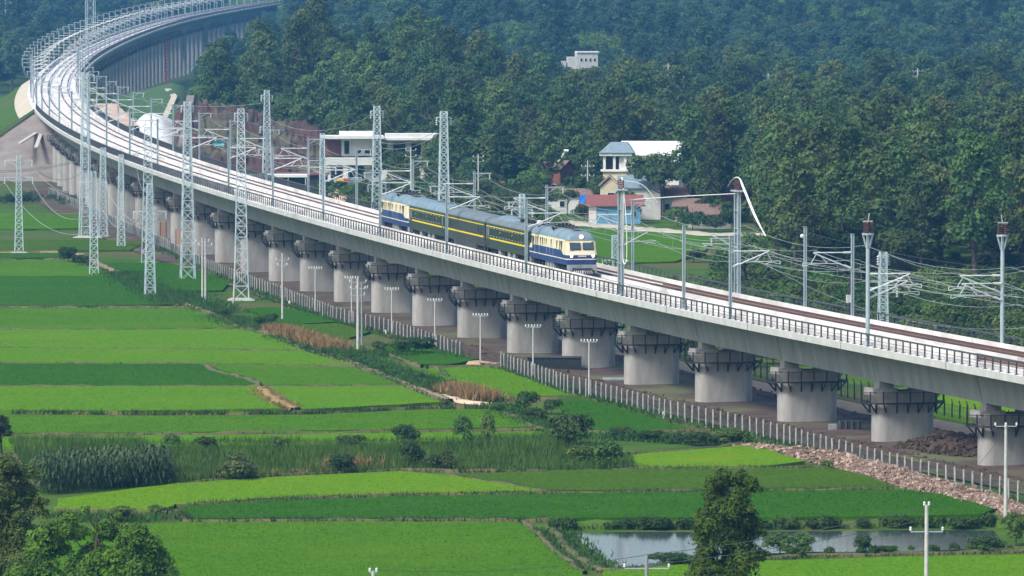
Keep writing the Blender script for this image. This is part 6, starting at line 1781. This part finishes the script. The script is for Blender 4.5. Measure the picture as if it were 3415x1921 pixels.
fl = [S(*p) for p in [(1670, 1233), (2224, 1400), (2609, 1485), (3061, 1605), (3389, 1679)]]; parts.append(blades(along(fl, 14, 0.9, rq, True), 0.55, 0.2, 0.5, rq))
tag(put('weeds', quads_mesh('weeds', np.concatenate(parts), LM['weed'], 3)), 'rank green weeds along ditch, fence and pond', kind='stuff')
parts = []
for ptsD, dens, sp, hh in (([(690, 836), (760, 858), (845, 884)], 130, 0.9, 1.3), ([(1130, 988), (1180, 1000), (1230, 1012)], 150, 0.9, 1.4), ([(655, 985), (690, 1012), (735, 1032)], 60, 0.7, 0.5), ([(840, 1180), (905, 1186)], 120, 1.6, 1.4), ([(440, 1207), (560, 1202), (820, 1192)], 24, 0.8, 0.6)):
    parts.append(blades(along(ptsD, dens, sp, rq), hh, 0.2, 0.55, rq))
tag(put('dry_grass', quads_mesh('dry_grass', np.concatenate(parts), LM['dry'], 3)), 'dry brown grass heaps on the ditch bank', kind='stuff')
# corn: front-row plants singly, the rest as a mass
def corn_faces(seed):
    r_ = np.random.default_rng(seed); F = []
    for k in range(5):
        z0, z1 = 2.4 * k / 5, 2.4 * (k + 1) / 5
        for a in (0, math.pi / 2):
            s_ = np.array([math.cos(a), math.sin(a), 0]) * 0.04; F.append(np.array([np.array([0, 0, z0]) - s_, np.array([0, 0, z0]) + s_, np.array([0, 0, z1]) + s_, np.array([0, 0, z1]) - s_]))
    for k in range(10):
        a = k * 2.6 + r_.uniform(-.4, .4); z = 0.5 + 0.19 * k; d = np.array([math.cos(a), math.sin(a), 0]); p = np.array([-math.sin(a), math.cos(a), 0]) * 0.07; L_ = r_.uniform(.6, .85)
        c = [np.array([0, 0, z]), d * L_ * .45 + [0, 0, z + .4], d * L_ * .85 + [0, 0, z + .35], d * L_ * 1.15 + [0, 0, z - 0.05]]
        for i in range(3): F.append(np.array([c[i] - p, c[i] + p, c[i + 1] + p * (1 - .3 * i), c[i + 1] - p * (1 - .3 * i)]))
    return np.array(F)
CF = corn_faces(3)
CM = [quads_mesh('corn_plant', corn_faces(s_), LM['corn']) for s_ in (3, 4, 5)]
for k in range(26):
    xd = 108 + 312 * k / 25 + rb.uniform(-3, 3); p = G(xd, 1246 - (xd - 108) * 0.075 + rb.uniform(-1, 1))
    o = put('corn_plant', CM[k % 3]); o.location = (p.x, p.y, 0); o.rotation_euler = (0, 0, rb.uniform(0, 6.28)); o.scale = (1.1, 1.1, rb.uniform(1.0, 1.25))
    tag(o, 'corn plant in the front row of the corn patch at lower left', 'corn plant', 'front row of corn plants')
P = sample_poly([(95, 1208), (420, 1194), (425, 1222), (100, 1243)], 2.0, rq); fs = []
for p in P:
    a = rq.uniform(0, 6.28); c_, s_ = math.cos(a), math.sin(a); F = corn_faces(int(rq.integers(1, 9))) * rq.uniform(.9, 1.2)
    fs.append(np.stack([F[..., 0] * c_ - F[..., 1] * s_, F[..., 0] * s_ + F[..., 1] * c_, F[..., 2]], -1) + p)
tag(put('corn', quads_mesh('corn', np.concatenate(fs), LM['corn'])), 'dense corn behind the front row', kind='stuff')

# hedge on the far pond bank and thick growth on some bunds
def hedge(name, ptsD, dens, r0, r1, n, size, lm, label, z=0.3, sp=0.3):
    q = along(ptsD, dens, sp, rq); q[:, 2] = z + rq.uniform(0, .3, len(q))
    L_ = np.concatenate([q, rq.uniform(r0, r1, (len(q), 1))], 1)
    tag(put(name, quads_mesh(name, lobe_leaves(L_, n, size, 5, 0.4, 0.8), LM[lm])), label, kind='stuff')
hedge('hedge', [(1390, 1334), (1500, 1333), (1800, 1333), (2100, 1331), (2300, 1328), (2500, 1325)], 1.6, 0.35, 0.8, 14000, 0.2, 'hedge', 'dark overgrown far bank of the pond')
hedge('hedge', [(1640, 1426), (1700, 1420), (1780, 1417), (1880, 1411), (2050, 1402), (2300, 1397), (2560, 1391)], 0.9, 0.25, 0.55, 6000, 0.18, 'weed', 'leafy growth along the near bank of the pond')
hedge('hedge', [(1540, 1106), (1640, 1112), (1760, 1120), (1880, 1114)], 1.2, 0.4, 0.8, 5000, 0.2, 'hedge', 'dark hedge below the dark green paddy')
hedge('hedge', [(760, 884), (860, 906), (930, 925), (1020, 955), (1120, 985)], 1.0, 0.3, 0.6, 6000, 0.2, 'weed', 'fresh green growth along the ditch')
hedge('hedge', [(60, 498), (140, 502), (200, 520)], 1.0, 0.5, 1.2, 2500, 0.3, 'e', 'dark shrubs on the far left below the works track', 0.5, 2.0)
hedge('hedge', [(0, 515), (75, 512)], 1.2, 0.8, 1.6, 2500, 0.3, 'e', 'dark clump at the far left edge', 0.6, 2.0)
for xd, Yd, td, pi, lab in ((1632, 1240, 372, 4, 'dark spreading tree half covering the white house'), (1668, 1228, 400, 4, 'second spreading tree before the white house gable'), (1512, 1262, 432, 0, 'round tree left of the white house'), (1745, 1240, 420, 5, 'conical tree right of the white house'),
                            (1782, 1205, 470, 0, 'round tree over the brown-roofed cottage'), (1815, 1190, 490, 1, 'round tree above the red gable'), (1470, 1225, 505, 11, 'round clipped bush by the blue shed'), (1335, 1270, 415, 6, 'fresh spreading tree before the brick house'), (1010, 1330, 372, 0, 'round tree before the right wing of the villa'), (1050, 1330, 385, 4, 'spreading tree at the right corner of the villa'), (1575, 1225, 470, 9, 'bush above the slate-blue roof'), (1742, 1178, 520, 11, 'dark bush before the small brown-roofed outbuilding'), (1800, 1172, 528, 11, 'round dark bush before the brown-roofed cottage'), (1845, 1180, 510, 11, 'dark bush at the right end of the cottage'), (1705, 1195, 515, 9, 'leafy bush between blue shed and outbuilding')):
    X = AT(xd * K, 500, Yd).x; hh = ztop(td * K, Yd)
    plant(pi, (X, Yd, 0), (hh / PROTO[pi][1] * (1.0 if pi < 9 else 1.1),) * 3, xd * 0.1, 'broadleaf_tree' if pi < 9 else 'bush', lab, 'tree' if pi < 9 else 'bush')
# ---- the near trees at the lower edge
def near_tree(name, label, lobesD, Y, n, size, lm, trunkx, aspect=0.5, tr=0.22, flat=0.9, sub=5):
    r_ = np.random.default_rng(len(label)); base = Vector((AT(trunkx * K, 500, Y).x, Y, 0)); L_ = []
    for xd, yd, rd in lobesD:
        p = AT(xd * K, yd * K, Y) - base; rm = rd * Y / (FPX / K)
        for _ in range(sub):
            d = unit(r_.normal(0, 1, 3)) * rm * r_.uniform(0.3, 0.75)
            L_.append((p.x + d[0], p.y + d[1] * 1.3 + r_.uniform(-.5, .5), p.z + d[2], rm * r_.uniform(0.46, 0.74)))
    e = tag(empty(name, base), label, 'tree')
    top_ = max(l[2] + l[3] for l in L_)
    mb = MB(); mb.path([Vector((0, 0, -.2)), Vector((0.1, 0, top_ * .4)), Vector((-0.05, 0, top_ * .7)), Vector((0.1, 0, top_ * .95))], [tr * 1.3, tr, tr * .6, tr * .15], 8)
    for l in L_[::2]:
        z0 = max(0.6, l[2] - abs(l[0]) * 0.7 - 0.8); mb.path([Vector((0, 0, z0)), Vector((l[0] * .5, l[1] * .5, (z0 + l[2]) / 2 - .1)), Vector(l[:3])], [tr * .22, tr * .13, tr * .05], 5)
    mb.build('trunk', M['bark'], e)
    put('crown', quads_mesh('crown', lobe_leaves(L_, n, size, 77, 0.35, flat, aspect), LM[lm]), e)
    return e
near_tree('cedar_tree', 'tall olive-green feathery tree rising in front of the pond', [(1832, 1205, 40), (1800, 1240, 34), (1862, 1225, 34), (1897, 1228, 24), (1785, 1290, 42), (1838, 1285, 48), (1880, 1300, 34), (1800, 1345, 52), (1862, 1350, 50), (1905, 1340, 28), (1785, 1400, 46), (1840, 1410, 40), (1885, 1405, 46), (1790, 1460, 60), (1870, 1460, 62), (1835, 1530, 80)],
          440, 34000, 0.23, 'cedar', 1832)
near_tree('broadleaf_tree', 'leafy tree with bright yellow-green tips at the bottom left', [(130, 1362, 44), (180, 1335, 42), (240, 1352, 52), (325, 1352, 46), (365, 1385, 46), (120, 1400, 62), (215, 1410, 70), (315, 1415, 66), (400, 1430, 46), (80, 1440, 60), (190, 1470, 70), (330, 1480, 80), (430, 1465, 34), (215, 1285, 14), (300, 1300, 12)],
          445, 38000, 0.24, 'tip', 240)
near_tree('broadleaf_tree', 'olive tree filling the left edge near the bottom', [(15, 1180, 50), (55, 1225, 48), (10, 1270, 60), (70, 1290, 44), (25, 1350, 70), (95, 1268, 24), (-30, 1250, 80), (60, 1400, 70), (10, 1440, 90), (100, 1350, 30)],
          455, 34000, 0.24, 'o', 20)
near_tree('broadleaf_tree', 'small dark tree cut by the left edge above the corn', [(5, 1060, 26), (18, 1085, 20), (-10, 1090, 30)], 590, 2600, 0.24, 'e', 0, tr=0.12)
# ------------------------------------------------------------------ haze in the valley air
hz = bpy.data.materials.new('haze_air')
hz.use_nodes = True
ht = hz.node_tree
for n_ in list(ht.nodes):
    if n_.type != 'OUTPUT_MATERIAL': ht.nodes.remove(n_)
pv = ht.nodes.new('ShaderNodeVolumePrincipled')
pv.inputs['Color'].default_value = (0.11, 0.37, 0.74, 1)
pv.inputs['Density'].default_value = 0.000118
pv.inputs['Anisotropy'].default_value = 0.0
ht.links.new(pv.outputs[0], ht.nodes['Material Output'].inputs['Volume'])
hb = MB().box((0, 2900, 119.0), (3200, 6400, 244))
tag(hb.build('haze', hz), 'thin bluish haze filling the valley', kind='stuff')
